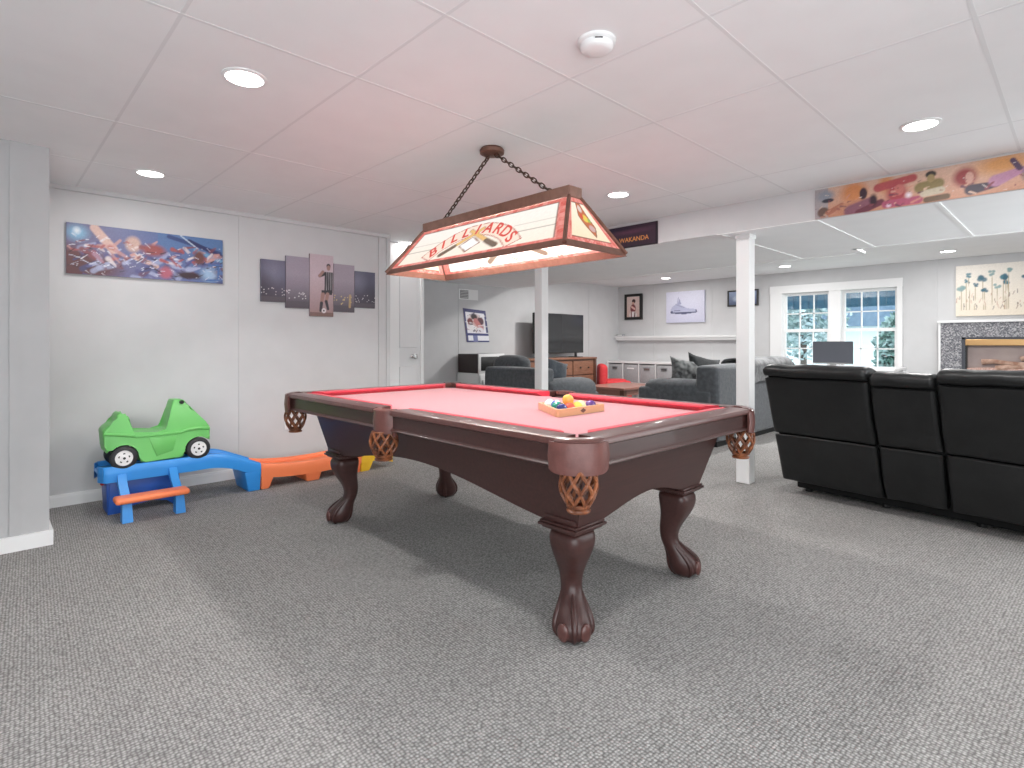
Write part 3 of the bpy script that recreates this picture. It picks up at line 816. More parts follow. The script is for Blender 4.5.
def chain(y1, z1, y0, z0):
    a, b = Vector((0, y0, z0)), Vector((0, y1, z1)); d = b - a; n = int(d.length / .033); t = d.normalized()
    mb = MB(); s1 = Vector((1, 0, 0)); s2 = t.cross(s1)
    for k in range(n + 1):
        c = a + d * (k / n); s_ = s1 if k % 2 else s2
        mb.tube([c + t * .0235 * math.cos(2 * PI * j / 14) + s_ * .0105 * math.sin(2 * PI * j / 14) for j in range(14)], .0036, 6, closed=True)
    mb.build('chain', M['chain'], lp)
chain(.43, Z2 + .008, .04, CEIL - .046); chain(-.43, Z2 + .008, -.04, CEIL - .046)
mb = MB()
for y in (.43, -.43): mb.tube([(0, y + .012 * math.cos(a), Z2 + .004 + .012 * math.sin(a)) for a in np.linspace(0, PI, 9)], .004, 6)
for y in (.04, -.04): mb.tube([(0, y + .010 * math.cos(a), CEIL - .034 + .012 * math.sin(a)) for a in np.linspace(PI, 2 * PI, 9)], .004, 6)
mb.build('hook', M['bronze'], lp)
for y in (-.34, 0, .34):
    s_ = MB().cyl((0, y, 1.71), (0, y, Z1 - .002), .02, .024, 16).build('bulb_socket', M['bronze'], lp)
    MB().ball((0, y, 1.675), (.034, .034, .042), 18).build('bulb', M['bulb'], s_)

# ------------------------------------------------------------------ ride-on track and green car
def shift(mb, loc):
    bmesh.ops.translate(mb.bm, vec=-Vector(loc), verts=mb.bm.verts[:]); return mb
OT = (1.58, 4.415, 0)
tr = thing('toy_coaster_track', 'blue orange and yellow plastic ride-on track along the left wall', 'toy track', OT)
def channel(path, w=.145, skirt=.07):
    rings = []
    for x, z, ws in path:
        v = w * ws
        rings.append([(x, 4.415 + y, z + dz) for y, dz in ((-v, -skirt), (-v - .004, -.02), (-v, .02), (-v + .008, .03), (-v + .026, .03), (-v + .034, .022), (-v + .038, 0), (-.03, 0), (-.026, .006), (.026, .006), (.03, 0), (v - .038, 0), (v - .034, .022),
                                                       (v - .026, .03), (v - .008, .03), (v, .02), (v + .004, -.02), (v, -skirt), (v - .014, -skirt), (v - .014, -.018), (-v + .014, -.018), (-v + .014, -skirt))])
    return MB().loft(rings)
def smooth_path(pts, n=8):
    o = []
    for i in range(len(pts) - 1):
        p0 = pts[max(i - 1, 0)]; p1 = pts[i]; p2 = pts[i + 1]; p3 = pts[min(i + 2, len(pts) - 1)]
        for k in range(n):
            t = k / n
            o.append(tuple(.5 * (2 * b + (c - a) * t + (2 * a - 5 * b + 4 * c - d_) * t * t + (3 * b - a - 3 * c + d_) * t ** 3) for a, b, c, d_ in zip(p0, p1, p2, p3)))
    o.append(pts[-1]); return o
bl = shift(channel(smooth_path([(.535, .285, .55), (.55, .285, .8), (.585, .285, 1), (.8, .285, 1), (1.05, .285, 1), (1.18, .287, 1), (1.30, .265, 1), (1.42, .215, 1), (1.51, .175, 1)])), OT).build('launch_ramp', M['blue'], tr, angle=50)
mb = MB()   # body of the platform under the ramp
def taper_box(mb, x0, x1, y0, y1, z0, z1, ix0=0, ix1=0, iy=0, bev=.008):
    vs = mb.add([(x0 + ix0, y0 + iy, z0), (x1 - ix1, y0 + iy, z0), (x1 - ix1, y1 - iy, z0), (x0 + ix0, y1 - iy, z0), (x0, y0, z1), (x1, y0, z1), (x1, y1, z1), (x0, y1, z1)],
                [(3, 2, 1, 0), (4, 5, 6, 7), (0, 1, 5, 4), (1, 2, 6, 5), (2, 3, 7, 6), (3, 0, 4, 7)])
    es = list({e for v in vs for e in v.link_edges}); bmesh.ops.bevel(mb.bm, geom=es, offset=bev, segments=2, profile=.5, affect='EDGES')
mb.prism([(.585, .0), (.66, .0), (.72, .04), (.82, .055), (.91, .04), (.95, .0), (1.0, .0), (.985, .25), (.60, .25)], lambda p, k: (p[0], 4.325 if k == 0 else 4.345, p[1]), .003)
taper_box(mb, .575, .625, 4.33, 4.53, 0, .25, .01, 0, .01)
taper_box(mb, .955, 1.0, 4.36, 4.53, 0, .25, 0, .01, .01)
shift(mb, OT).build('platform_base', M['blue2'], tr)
for k, x in enumerate((.650, .935)):
    mb = MB(); e = .028
    mb.loft([[(x - e, 4.055, z0), (x + e, 4.055, z0), (x + e, 4.055 + .075, z0), (x - e, 4.055 + .075, z0)] if z0 < .1 else
             [(x - e * .85, yy, z0), (x + e * .85, yy, z0), (x + e * .85, yy + .05, z0), (x - e * .85, yy + .05, z0)] for z0, yy in ((0, 0), (.12, 4.085), (.20, 4.21), (.262, 4.262))])
    shift(mb, OT).build('leg', M['blue'], tr)
mb = MB().box(.585, .985, 4.035, 4.155, .118, .156, .017, 4); shift(mb, OT).build('step', M['orange'], tr)
mb = MB(); taper_box(mb, 1.395, 1.512, 4.265, 4.565, 0, .15, .03, .002, .02); shift(mb, OT).build('support_block', M['blue'], tr)
mb = MB().lathe([(.018, 0), (.018, .012), (.012, .018), (0, .019)], (.573, 4.39, .20), (-1, 0, 0)); shift(mb, OT).build('release_button', M['red_p'], tr)
og = shift(channel(smooth_path([(1.512, .170, 1), (1.62, .150, 1), (1.8, .136, 1), (2.0, .134, 1), (2.18, .142, 1), (2.335, .146, 1)])), OT).build('track_section', M['orange'], tr, angle=50)
for x0, x1, i0, i1 in ((1.514, 1.62, .002, .045), (1.84, 2.0, .03, .03), (2.22, 2.333, .03, .002)):
    mb = MB(); taper_box(mb, x0, x1, 4.268, 4.562, 0, .12, i0, i1, .015); shift(mb, OT).build('foot', M['orange'], og)
yl_ = shift(channel(smooth_path([(2.337, .146, 1), (2.42, .156, 1), (2.50, .152, 1), (2.58, .135, 1), (2.64, .12, 1)]), skirt=.075), OT).build('track_section', M['yellow'], tr, angle=50)
mb = MB(); taper_box(mb, 2.337, 2.47, 4.268, 4.562, 0, .125, .002, .05, .015); shift(mb, OT).build('foot', M['yellow'], yl_)

OC = (.87, 4.40, .286)
cr = thing('toy_ride_on_car', 'green plastic ride-on toy car parked on the blue ramp', 'toy car', OC)
def arch(cx, cz, r, a0, a1, n=9): return [(cx + r * math.cos(a0 + (a1 - a0) * k / n), cz + r * math.sin(a0 + (a1 - a0) * k / n)) for k in range(n + 1)]
prof = [(.556, .541), (.575, .562), (.60, .578), (.620, .590), (.630, .628), (.640, .646), (.655, .648), (.672, .634), (.690, .628), (.701, .61), (.708, .518), (.72, .510), (.846, .507), (.905, .513), (.918, .54),
        (.935, .64), (.948, .70), (.957, .710), (1.012, .708), (1.022, .70), (1.045, .650), (1.10, .60), (1.15, .545), (1.175, .512), (1.180, .49), (1.176, .44)]
prof += arch(1.093, .366, .094, .45, PI + .42) + [(.985, .318), (.785, .318)] + arch(.664, .362, .094, -.42, PI - .35) + [(.566, .44)]
mb = MB(); W_ = .122
mb.prism(prof, lambda p, k: (p[0], 4.40 + (-W_ if k == 0 else W_), p[1]), .011, 3)
for v in mb.bm.verts:
    z = v.co.z; k = 1 - .42 * max(0, min(1, (z - .50) / .2))
    if v.co.x > 1.05: k *= 1 - .35 * ((v.co.x - 1.05) / .13) ** 2
    if v.co.x < .62: k *= 1 - .25 * ((.62 - v.co.x) / .065) ** 2
    v.co.y = 4.40 + (v.co.y - 4.40) * k
body = shift(mb, OC).build('body', M['green'], cr, angle=35)
for s_ in (-1, 1):
    mb = MB()
    mb.prism([(.80, .475), (.96, .475), (.94, .375), (.845, .35)], lambda p, k: (p[0], 4.40 + s_ * (W_ - .004 + (.008 if k else 0)), p[1]), .003)
    mb.prism([(.725, .498), (.985, .50), (.985, .485), (.725, .482)], lambda p, k: (p[0], 4.40 + s_ * (W_ - .004 + (.010 if k else 0)), p[1]), .003)
    mb.tube([(.985, 4.40 + s_ * W_ * .97, .49), (1.03, 4.40 + s_ * W_ * .97, .505), (1.10, 4.40 + s_ * W_ * .93, .51), (1.17, 4.40 + s_ * W_ * .70, .495)], .011, 8)
    mb.tube([(.565, 4.40 + s_ * W_ * .80, .52), (.63, 4.40 + s_ * W_ * .98, .515), (.72, 4.40 + s_ * W_ * .98, .498)], .010, 8)
    shift(mb, OC).build('side_panel', M['green'], body)
mb = MB().cyl((1.0, 4.312, .693), (1.0, 4.488, .693), .013, n=16); shift(mb, OC).build('handle_slot', M['black'], cr)
for x, z in ((.664, .362), (1.093, .368)):
    for s_ in (-1, 1):
        mb = MB().lathe([(.040, -.022), (.066, -.022), (.074, -.014), (.0765, 0), (.074, .014), (.064, .022), (.050, .022), (.050, .012)], (x, 4.40 + s_ * .112, z), (0, s_, 0), 36, caps=False)
        wo = shift(mb, OC).build('wheel', M['tyre'], cr)
        mb = MB().lathe([(.050, .012), (.048, .020), (.034, .018), (.014, .026), (0, .026)], (x, 4.40 + s_ * .112, z), (0, s_, 0), 32, caps=False)
        ho = shift(mb, OC).build('hubcap', M['hub'], wo)
        mb = MB()
        for k in range(5):
            a = 2 * PI * k / 5 + .3; mb.cyl((x + .027 * math.cos(a), 4.40 + s_ * .128, z + .027 * math.sin(a)), (x + .027 * math.cos(a), 4.40 + s_ * .1335, z + .027 * math.sin(a)), .0065, n=12)
        mb.cyl((x, 4.40 + s_ * .13, z), (x, 4.40 + s_ * .140, z), .008, n=14)
        shift(mb, OC).build('hub_hole', M['black'], wo)

# ------------------------------------------------------------------ pictures
def canvas_thing(name, label, cat, x0, x1, z0, z1, img, wall, axis, th=.025, group=None, frame=None, tilt=None):
    """axis 'y': hangs on a wall facing -Y at y=wall (u runs +X); axis 'x': on a wall facing -X at x=wall (u runs -Y, x0 > x1 are Y values)"""
    if axis == 'y':
        c = [(x0, wall - th, z0), (x1, wall - th, z0), (x1, wall - th, z1), (x0, wall - th, z1)]; base = ((x0 + x1) / 2, wall, z0)
    else:
        c = [(wall - th, x0, z0), (wall - th, x1, z0), (wall - th, x1, z1), (wall - th, x0, z1)]; base = (wall, (x0 + x1) / 2, z0)
    c = [tuple(Vector(p) - Vector(base)) for p in c]
    if frame:
        t = thing(name, label, cat, base, 0, group)
        fw, fd = frame; mb = MB(); hx = abs(x1 - x0) / 2; H = z1 - z0
        a, b = (hx, fw)
        bars = [(-hx - fw, -hx, -fw, H + fw), (hx, hx + fw, -fw, H + fw), (-hx, hx, -fw, 0), (-hx, hx, H, H + fw)]
        for (p, q, r, s_) in bars:
            if axis == 'y': mb.box(p, q, -fd, 0, r, s_, .003)
            else: mb.box(-fd, 0, p, q, r, s_, .003)
        mb.build('frame', M['frame_black'], t, smooth=False)
        return panel('picture', c, img, M['art'], t, min(th, fd * .7))
    o = panel(name, c, img, M['art'], None, th, loc=base); tag(o, label, cat, group); return o
def blobs(im, n, cols, seed, ymin=0, ymax=1, smin=.03, smax=.12, long=3.):
    r = random.Random(seed)
    for _ in range(n):
        c = r.choice(cols); s_ = r.uniform(smin, smax)
        x, y, a = r.random(), r.uniform(ymin, ymax), r.uniform(-.9, .9); L = s_ * r.uniform(.6, long)
        im.seg(x, y, x + L * math.cos(a) / im.asp, y + L * math.sin(a), s_ * r.uniform(.4, .8), c, s_ * r.uniform(.15, .5), soft=.5, alpha=r.uniform(.6, .95))
# long colourful poster: an abstract flurry of strokes
im = Paint(190, 66, rgb(70, 60, 90)); im.asp = .975 / .345
im.grad(rgb(120, 90, 130), rgb(70, 120, 190), .9, .25)
im.ell(.02, .22, .26, .42, rgb(112, 52, 56), soft=.5); im.ell(.14, .15, .22, .30, rgb(104, 48, 54), soft=.6)
im.ell(.06, .82, .09, .22, rgb(110, 190, 235), soft=.8); im.ell(.06, .86, .03, .10, rgb(235, 245, 255), soft=.8)
im.rect(.55, 1, .62, 1, rgb(60, 120, 185), .7); im.line([(.62, .95), (.98, .70)], .05, rgb(40, 70, 140)); im.line([(.76, .90), (1, .62)], .05, rgb(30, 40, 110)); im.line([(.80, .72), (1, .50)], .04, rgb(90, 165, 215))
im.line([(.70, 1.0), (.82, .75)], .015, rgb(190, 215, 240))
im.seg(.16, .95, .27, .55, .09, rgb(226, 176, 160), .10); im.ell(.39, .70, .06, .20, rgb(214, 168, 150), soft=.4)
im.seg(.40, .45, .54, .28, .07, rgb(224, 172, 156), .05)
blobs(im, 70, [rgb(60, 66, 130), rgb(84, 80, 150), rgb(170, 180, 225), rgb(130, 70, 90)], 4, .0, .55, .05, .14)
blobs(im, 60, [rgb(190, 70, 70), rgb(150, 60, 70), rgb(235, 215, 215), rgb(220, 150, 140)], 6, .35, .75, .04, .10)
im.ell(.52, .62, .10, .16, rgb(170, 66, 66), soft=.5); im.ell(.60, .16, .06, .16, rgb(200, 80, 110), soft=.5); im.ell(.76, .14, .12, .10, rgb(70, 44, 56), soft=.5); im.ell(.83, .55, .05, .20, rgb(120, 66, 60), soft=.5)
im.ell(.90, .20, .08, .22, rgb(150, 195, 235), soft=.8); im.line([(.88, .06), (.97, .08), (.97, .42), (.9, .40)], .022, rgb(40, 110, 190))
blobs(im, 90, [rgb(245, 245, 255), rgb(215, 220, 245)], 9, .05, .8, .008, .022, 9.)
blobs(im, 50, [rgb(45, 36, 50), rgb(60, 30, 40)], 12, .0, .6, .012, .03, 6.)
im.mute(.72, .85); im.grain(.05, 2)
canvas_thing('poster', 'long colourful poster of swirling blue and red figures on left wall', 'poster', .418, 1.392, 1.572, 1.918, im, 4.79, 'y', .022)
# five-part football picture
P5 = [(1.686, 1.889, 1.448, 1.804), (1.893, 2.101, 1.404, 1.854), (2.105, 2.325, 1.339, 1.894), (2.329, 2.535, 1.386, 1.827), (2.539, 2.752, 1.434, 1.779)]
L5 = ['far left dark panel of the five-part football picture, mostly dark stadium sky', 'second panel of the five-part football picture, grey sky over stadium lights',
      'tallest middle panel of the football picture, player in striped shirt with ball', 'fourth panel of the football picture, with small yellow lights low down',
      'shortest end panel of the football picture, beside the corner of the wall']
SK, SK2, DK = rgb(168, 158, 170), rgb(112, 104, 122), rgb(62, 54, 66)
for i, (x0, x1, z0, z1) in enumerate(P5):
    W5, H5 = 46, int(46 * (z1 - z0) / (x1 - x0)); im = Paint(W5, H5, SK); im.asp = (x1 - x0) / (z1 - z0)
    top = [rgb(100, 96, 118), rgb(156, 146, 160), rgb(196, 176, 184), rgb(160, 148, 160), rgb(84, 84, 104)][i]
    im.grad(rgb(66, 56, 66) if i != 2 else rgb(150, 120, 118), top, 0, 1.5)
    if i in (0, 4): im.ell(.55 if i == 0 else .1, .75, .6, .4, rgb(140, 138, 158), soft=1., alpha=.6); im.ell(.0 if i == 0 else 1., .3, .7, .5, rgb(52, 46, 58), soft=1., alpha=.8)
    if i != 2:
        im.rect(0, 1, 0, .14, rgb(84, 76, 84), .8)
        r = random.Random(40 + i)
        for _ in range(16): im.ell(r.random(), r.uniform(.16, .36), .018 / im.asp * .5 + .01, .014, rgb(232, 226, 228) if i != 3 else rgb(230, 200, 130), alpha=.8)
        if i == 3: im.seg(.78, .12, .80, .36, .03, rgb(190, 160, 110), alpha=.8)
    else:
        im.rect(0, 1, 0, .07, rgb(120, 92, 86))
        H_, SKN, SH, WH = rgb(36, 30, 36), rgb(156, 120, 112), rgb(44, 38, 46), rgb(196, 188, 194)
        im.ell(.80, .87 - .04, .10, .045, H_); im.ell(.80, .80, .09, .05, SKN)
        im.poly([(.62, .72), (.86, .74), (1., .68), (.98, .44), (.64, .42)], WH)
        for k in range(4): im.seg(.68 + k * .09, .72, .66 + k * .095, .44, .018, SH)
        im.seg(.62, .70, .42, .66, .035, SH, .03); im.seg(.42, .66, .56, .73, .028, SKN)
        im.poly([(.5, .43), (.98, .44), (.96, .36), (.70, .37), (.50, .35)], SH)
        im.seg(.56, .36, .50, .22, .040, SKN, .03); im.seg(.50, .22, .46, .10, .032, SH, .026); im.seg(.76, .37, .70, .25, .036, SKN, .03); im.seg(.70, .25, .78, .13, .03, SH, .024)
        im.ell(.60, .10, .11, .045, rgb(225, 218, 220)); im.ell(.60, .10, .04, .018, H_)
    im.grain(.04, i)
    canvas_thing('canvas_print', L5[i], 'canvas', x0, x1, z0, z1, im, 4.79, 'y', .022, 'five-part football picture')
# banner on the bulkhead
im = Paint(230, 42, rgb(226, 176, 150)); im.asp = 7.
im.grad(rgb(214, 140, 100), rgb(236, 196, 170), .2, .8)
im.rect(0, .06, 0, 1, rgb(180, 170, 172)); im.ell(.05, .75, .05, .25, rgb(150, 160, 175), soft=.6); im.ell(.06, .58, .03, .08, rgb(52, 54, 70)); im.ell(.04, .20, .03, .2, rgb(120, 90, 80))
im.ell(.17, .72, .07, .5, rgb(232, 140, 60), soft=.6); im.ell(.70, .8, .12, .4, rgb(236, 160, 70), soft=.7); im.ell(.30, .8, .04, .4, rgb(226, 150, 80), soft=.6)
im.seg(.06, .16, .12, .35, .10, rgb(190, 110, 80)); im.seg(.12, .2, .20, .38, .2, rgb(214, 140, 100), .12)
im.ell(.21, .62, .018, .22, rgb(70, 40, 58)); im.seg(.16, .1, .24, .3, .25, rgb(150, 90, 110), .2); im.seg(.19, .02, .28, .25, .12, rgb(120, 50, 70)); im.ell(.25, .35, .02, .25, rgb(60, 34, 50), soft=.5)
im.seg(.27, .72, .40, .85, .16, rgb(196, 70, 74), .14); im.ell(.34, .45, .05, .42, rgb(186, 50, 66), soft=.5); im.ell(.35, .55, .022, .2, rgb(214, 110, 100)); im.seg(.30, .15, .42, .15, .14, rgb(190, 70, 110))
im.ell(.385, .34, .018, .13, rgb(250, 235, 250), soft=.9); im.ell(.31, .1, .014, .08, rgb(245, 225, 245), soft=.9)
im.seg(.43, .5, .49, .55, .2, rgb(150, 130, 70), .18); im.ell(.465, .86, .022, .12, rgb(56, 48, 44)); im.ell(.465, .74, .016, .14, rgb(176, 150, 90)); im.seg(.44, .3, .50, .34, .12, rgb(214, 200, 170)); im.seg(.45, .1, .52, .12, .1, rgb(120, 90, 60))
im.ell(.58, .60, .05, .36, rgb(168, 44, 50), soft=.5); im.ell(.595, .56, .016, .2, rgb(220, 160, 140)); im.seg(.60, .2, .68, .25, .18, rgb(70, 56, 76), .1)
im.seg(.68, .35, .76, .55, .2, rgb(196, 130, 170), .1); im.seg(.73, .85, .75, .6, .08, rgb(90, 60, 100)); im.ell(.80, .4, .05, .36, rgb(84, 100, 110), soft=.4); im.ell(.90, .5, .06, .5, rgb(190, 90, 60), soft=.5)
blobs(im, 60, [rgb(226, 150, 120), rgb(150, 60, 76), rgb(110, 60, 84), rgb(236, 190, 160)], 15, .05, .6, .03, .09, 3.)
blobs(im, 30, [rgb(250, 235, 225), rgb(70, 40, 56)], 17, .05, .8, .012, .03, 5.); im.mute(.8, .8); im.grain(.05, 5)
canvas_thing('banner', 'long orange and red banner of painted figures on the ceiling bulkhead', 'banner', 1.29, -.10, 1.952, 2.150, im, 4.155, 'x', .016)
# dark sign on the bulkhead
im = Paint(120, 30, rgb(52, 34, 46)); im.asp = 4.4
im.grad(rgb(44, 30, 42), rgb(84, 56, 76), .2, .5); im.rect(0, 1, .86, 1, rgb(52, 34, 50)); im.ell(.3, .9, .5, .12, rgb(38, 34, 60), soft=.8); im.ell(.68, .72, .3, .14, rgb(120, 70, 96), soft=1., alpha=.6)
im.rect(0, 1, 0, .06, rgb(30, 22, 30)); im.rect(.98, 1, 0, 1, rgb(30, 22, 30)); im.grain(.08, 8)
sg = canvas_thing('sign', 'dark purple sign with small gold capital letters on the ceiling bulkhead', 'sign', 3.36, 2.517, 1.945, 2.138, im, 4.155, 'x', .018)
vs, fs = text_geo('WAKANDA', .058, .001)
ob = Vector((4.155, (3.36 + 2.517) / 2, 1.945))
mb = MB()
for body, size, yc, zc in (('WAKANDA', .056, 2.752, 1.995), ('FOREVER', .018, 2.70, 1.972)):
    if body == 'FOREVER': continue
    mb.add([Vector((4.155 - .018 - .0012 - v.z, yc - v.x, zc + v.y)) - ob for v in vs], fs)
mb.build('lettering', M['letter_gold'], sg, smooth=False)
# small framed portrait, shoe picture and little dark picture on the far wall
im = Paint(40, 56, rgb(214, 186, 178)); im.grad(rgb(200, 170, 160), rgb(226, 204, 198), 0, 1)
im.ell(.55, .78, .16, .12, rgb(60, 34, 34)); im.ell(.50, .66, .12, .10, rgb(206, 160, 146)); im.ell(.5, .42, .24, .24, rgb(120, 50, 56)); im.seg(.40, .5, .62, .40, .06, rgb(226, 180, 168)); im.ell(.5, .10, .32, .20, rgb(224, 216, 214)); im.seg(.36, .02, .36, .22, .05, rgb(120, 60, 60)); im.seg(.62, .02, .64, .2, .05, rgb(90, 50, 50)); im.grain(.06, 3)
canvas_thing('framed_picture', 'small black framed portrait near the corner of the far wall', 'picture', 5.985, 5.705, 1.585, 1.965, im, FARX, 'x', .03, None, (.05, .04))
im = Paint(72, 52, rgb(206, 206, 224)); im.asp = 1.35; im.grad(rgb(196, 196, 216), rgb(220, 220, 236), 0, 1)
im.poly([(.13, .44), (.20, .56), (.33, .62), (.42, .56), (.58, .46), (.80, .42), (.82, .36), (.14, .36)], rgb(176, 178, 204)); im.poly([(.32, .60), (.36, .80), (.42, .60)], rgb(160, 162, 190)); im.line([(.34, .82), (.30, .6)], .012, rgb(150, 150, 180)); im.line([(.26, .60), (.50, .48)], .012, rgb(140, 140, 170))
im.poly([(.12, .38), (.34, .41), (.48, .36), (.82, .40), (.83, .32), (.50, .27), (.30, .29), (.12, .32)], rgb(84, 86, 116)); im.line([(.2, .36), (.78, .36)], .02, rgb(190, 192, 214)); im.grain(.03, 4)
canvas_thing('canvas_picture', 'pale canvas picture of a sports shoe on the far wall', 'canvas', 5.155, 4.44, 1.455, 1.995, im, FARX, 'x', .035)
im = Paint(50, 28, rgb(110, 130, 165)); im.asp = 1.9; im.grad(rgb(70, 80, 110), rgb(150, 165, 195), 0, 1); im.ell(.3, .5, .2, .3, rgb(170, 180, 200), soft=.6); im.ell(.8, .4, .15, .3, rgb(70, 60, 80), soft=.5); im.grain(.06, 5)
canvas_thing('framed_picture', 'small dark framed blue picture left of the window, behind the post', 'picture', 4.02, 3.575, 1.715, 1.925, im, FARX, 'x', .02, None, (.025, .03))
# flower painting over the fireplace
im = Paint(150, 84, rgb(232, 224, 212)); im.asp = 1.9; im.grad(rgb(226, 214, 196), rgb(238, 232, 224), 0, .9)
r = random.Random(5)
for (x, y) in ((.05, .55), (.09, .70), (.11, .80), (.165, .62), (.22, .74), (.235, .50), (.30, .82), (.335, .56), (.38, .74), (.415, .62), (.42, .86), (.405, .72), (.55, .70), (.60, .62), (.66, .80), (.74, .66), (.82, .78), (.9, .6)):
    im.line([(x, y), (x + r.uniform(-.01, .01), .12)], .006, rgb(176, 160, 130)); 
    big = r.uniform(.5, 1.15); c = r.choice([rgb(60, 116, 132), rgb(44, 96, 116), rgb(130, 160, 160)])
    for _ in range(4): im.ell(x + r.uniform(-.022, .022), y + r.uniform(-.035, .035), .026 * big, .046 * big, c, r.uniform(-.8, .8), .4, .9)
for _ in range(60):
    x = r.random(); y = r.uniform(.12, .42); im.seg(x, y, x + r.uniform(-.015, .015), y + r.uniform(.03, .09), .007, r.choice([rgb(150, 120, 104), rgb(196, 160, 140), rgb(120, 104, 96)]), alpha=.8)
im.grain(.03, 6)
canvas_thing('flower_painting', 'cream painting of teal flowers above the fireplace', 'painting', 1.118, -.05, 1.432, 2.055, im, FARX, 'x', .035)
# tilted poster on the back wall
im = Paint(60, 84, rgb(232, 232, 238)); im.asp = .72
im.rect(0, 1, .90, 1, rgb(60, 62, 110)); im.rect(0, .09, 0, 1, rgb(64, 66, 112)); im.rect(.92, 1, .3, 1, rgb(64, 66, 112))
im.ell(.5, .60, .44, .32, rgb(206, 170, 166), soft=.5); im.ell(.45, .78, .18, .12, rgb(50, 36, 40), soft=.4); im.ell(.25, .62, .14, .12, rgb(120, 60, 60)); im.ell(.72, .66, .16, .14, rgb(90, 50, 60)); im.seg(.5, .66, .72, .42, .09, rgb(196, 120, 120)); im.ell(.3, .42, .18, .14, rgb(232, 226, 230)); im.ell(.65, .36, .2, .12, rgb(226, 220, 228))
im.rect(0, 1, .20, .27, rgb(60, 64, 120)); im.rect(0, 1, 0, .05, rgb(60, 64, 120)); im.rect(.30, .50, 0, .2, rgb(120, 124, 170)); blobs(im, 30, [rgb(240, 236, 240), rgb(110, 60, 70), rgb(60, 50, 80)], 21, .25, .85, .02, .05, 3.); im.grain(.05, 7)
c = [(5.062, 0, 1.114), (5.494, 0, 1.115), (5.414, 0, 1.577), (4.986, 0, 1.602)]
base = (5.24, TVY, 1.11)
o = panel('poster', [(p[0] - base[0], -.010, p[2] - base[2]) for p in c], im, M['art'], None, .008, loc=base); tag(o, 'tilted poster with blue border on the back wall above the microwave', 'poster')

# ------------------------------------------------------------------ soft furniture
def soft(x0, x1, y0, y1, z0, z1, bev, cuts=2, amt=.012, freq=5., seed=0, puff=0., mat=None):
    mb = MB().box(x0, x1, y0, y1, z0, z1, bev, 3)
    for _ in range(cuts): mb.cut(1)
    cx, cy, cz = (x0 + x1) / 2, (y0 + y1) / 2, (z0 + z1) / 2; hx, hy, hz = (x1 - x0) / 2, (y1 - y0) / 2, (z1 - z0) / 2
    if puff:
        for v in mb.bm.verts:
            u, w_, t = (v.co.x - cx) / hx, (v.co.y - cy) / hy, (v.co.z - cz) / hz
            v.co.z += puff * t * max(0, 1 - u * u) * max(0, 1 - w_ * w_)
            v.co.y += puff * w_ * max(0, 1 - u * u) * max(0, 1 - t * t)
            v.co.x += puff * u * max(0, 1 - w_ * w_) * max(0, 1 - t * t)
    mb.soften(amt, freq, seed)
    if mat is not None: bmesh.ops.transform(mb.bm, matrix=mat, verts=mb.bm.verts[:])
    return mb
# black reclining sofa seen from behind; local x runs along its back, local y to the seats
bs = thing('recliner_sofa', 'black leather reclining sofa with its back to the pool table', 'sofa', (4.25, 1.545, 0), math.atan2(-1.32, -.15))
def back_profile(z): return -.36 * (z - .1)
def module(x0, x1, ztop, seed, arm=0):
    def slab(z0, z1, zs, name, crown):
        mb = MB(); N = 14; rings = []
        xs = [x0, x0 + .004, x0 + .018] + [x0 + (x1 - x0) * k / N for k in range(1, N)] + [x1 - .018, x1 - .004, x1]
        for x in xs:
            e = min(1, min(x - x0, x1 - x) / .018)
            sh = .018 * (1 - e)
            outer = [(back_profile(z) + sh - (.012 * math.sin(PI * (z - z0) / (z1 - z0))), z) for z in zs]
            if crown:
                yt = back_profile(z1)
                wob = .012 * noise.noise((x * 9, seed, 0)) - .018 * (1 - e)
                top = [(yt + .005, z1 + .012 + wob), (yt + .045, z1 + .034 + wob), (yt + .11, z1 + .036 + wob), (yt + .19, z1 + .02 + wob), (yt + .25, z1 - .04), (yt + .26, z1 - .20)]
            else:
                yt = back_profile(z1); top = [(yt + .008 + sh, z1 - .004), (yt + .06, z1 - .004)]
            bot = [(back_profile(z0) + .10 + (.10 if crown else 0), z0 + (.05 if crown else 0)), (back_profile(z0) + .01 + sh, z0 + .003)]
            rings.append([(x, y, z) for y, z in outer + top + bot])
        mb.loft(rings)
        mb.soften(.009, 4.5, seed); mb.soften(.005, 13, seed + 3, lambda c: 1 if c.z > z1 - .12 and crown else .5)
        o = mb.build(name, M['blacklea'], bs, angle=70); return subsurf(o)
    zseam = .452
    slab(zseam + .003, ztop - .09, [zseam + .006, .50, .6, .7, ztop - .12, ztop - .095], 'back_panel', False)
    slab(ztop - .088, ztop - .035, [ztop - .084, ztop - .06, ztop - .04], 'head_cushion', True)
    slab(.10, zseam, [.105, .13, .2, .3, .4, zseam - .006], 'lower_panel', False)
    subsurf(soft(x0 + .01, x1 - .01, .12, .92, .16, .47, .06, 1, .012, 5, seed, .02).build('seat_cushion', M['blacklea'], bs, angle=80))
module(.004, .650, .952, 1); module(.662, .990, .925, 2); module(1.002, 1.65, .958, 3)
MB().box(.03, 1.63, .16, .88, .022, .2, .01).build('base', M['under'], bs, smooth=False)
for x in (.10, .60, 1.1, 1.58): MB().cyl((x, .2, 0), (x, .2, .05), .025, n=12).build('foot', M['black'], bs)
MB().prism([(.06, .13), (-.145, .62), (-.232, .885), (-.06, .90), (.12, .60), (.30, .13)], lambda p, k: (.012 if k == 0 else 1.64, p[0], p[1])).build('inner_frame', M['under'], bs, smooth=False)
for x0, x1 in ((-.02, .14), (1.50, 1.67)):
    subsurf(soft(x0, x1, .25, .95, .12, .62, .06, 1, .01, 5, 5, .02).build('armrest', M['blacklea'], bs, angle=80))
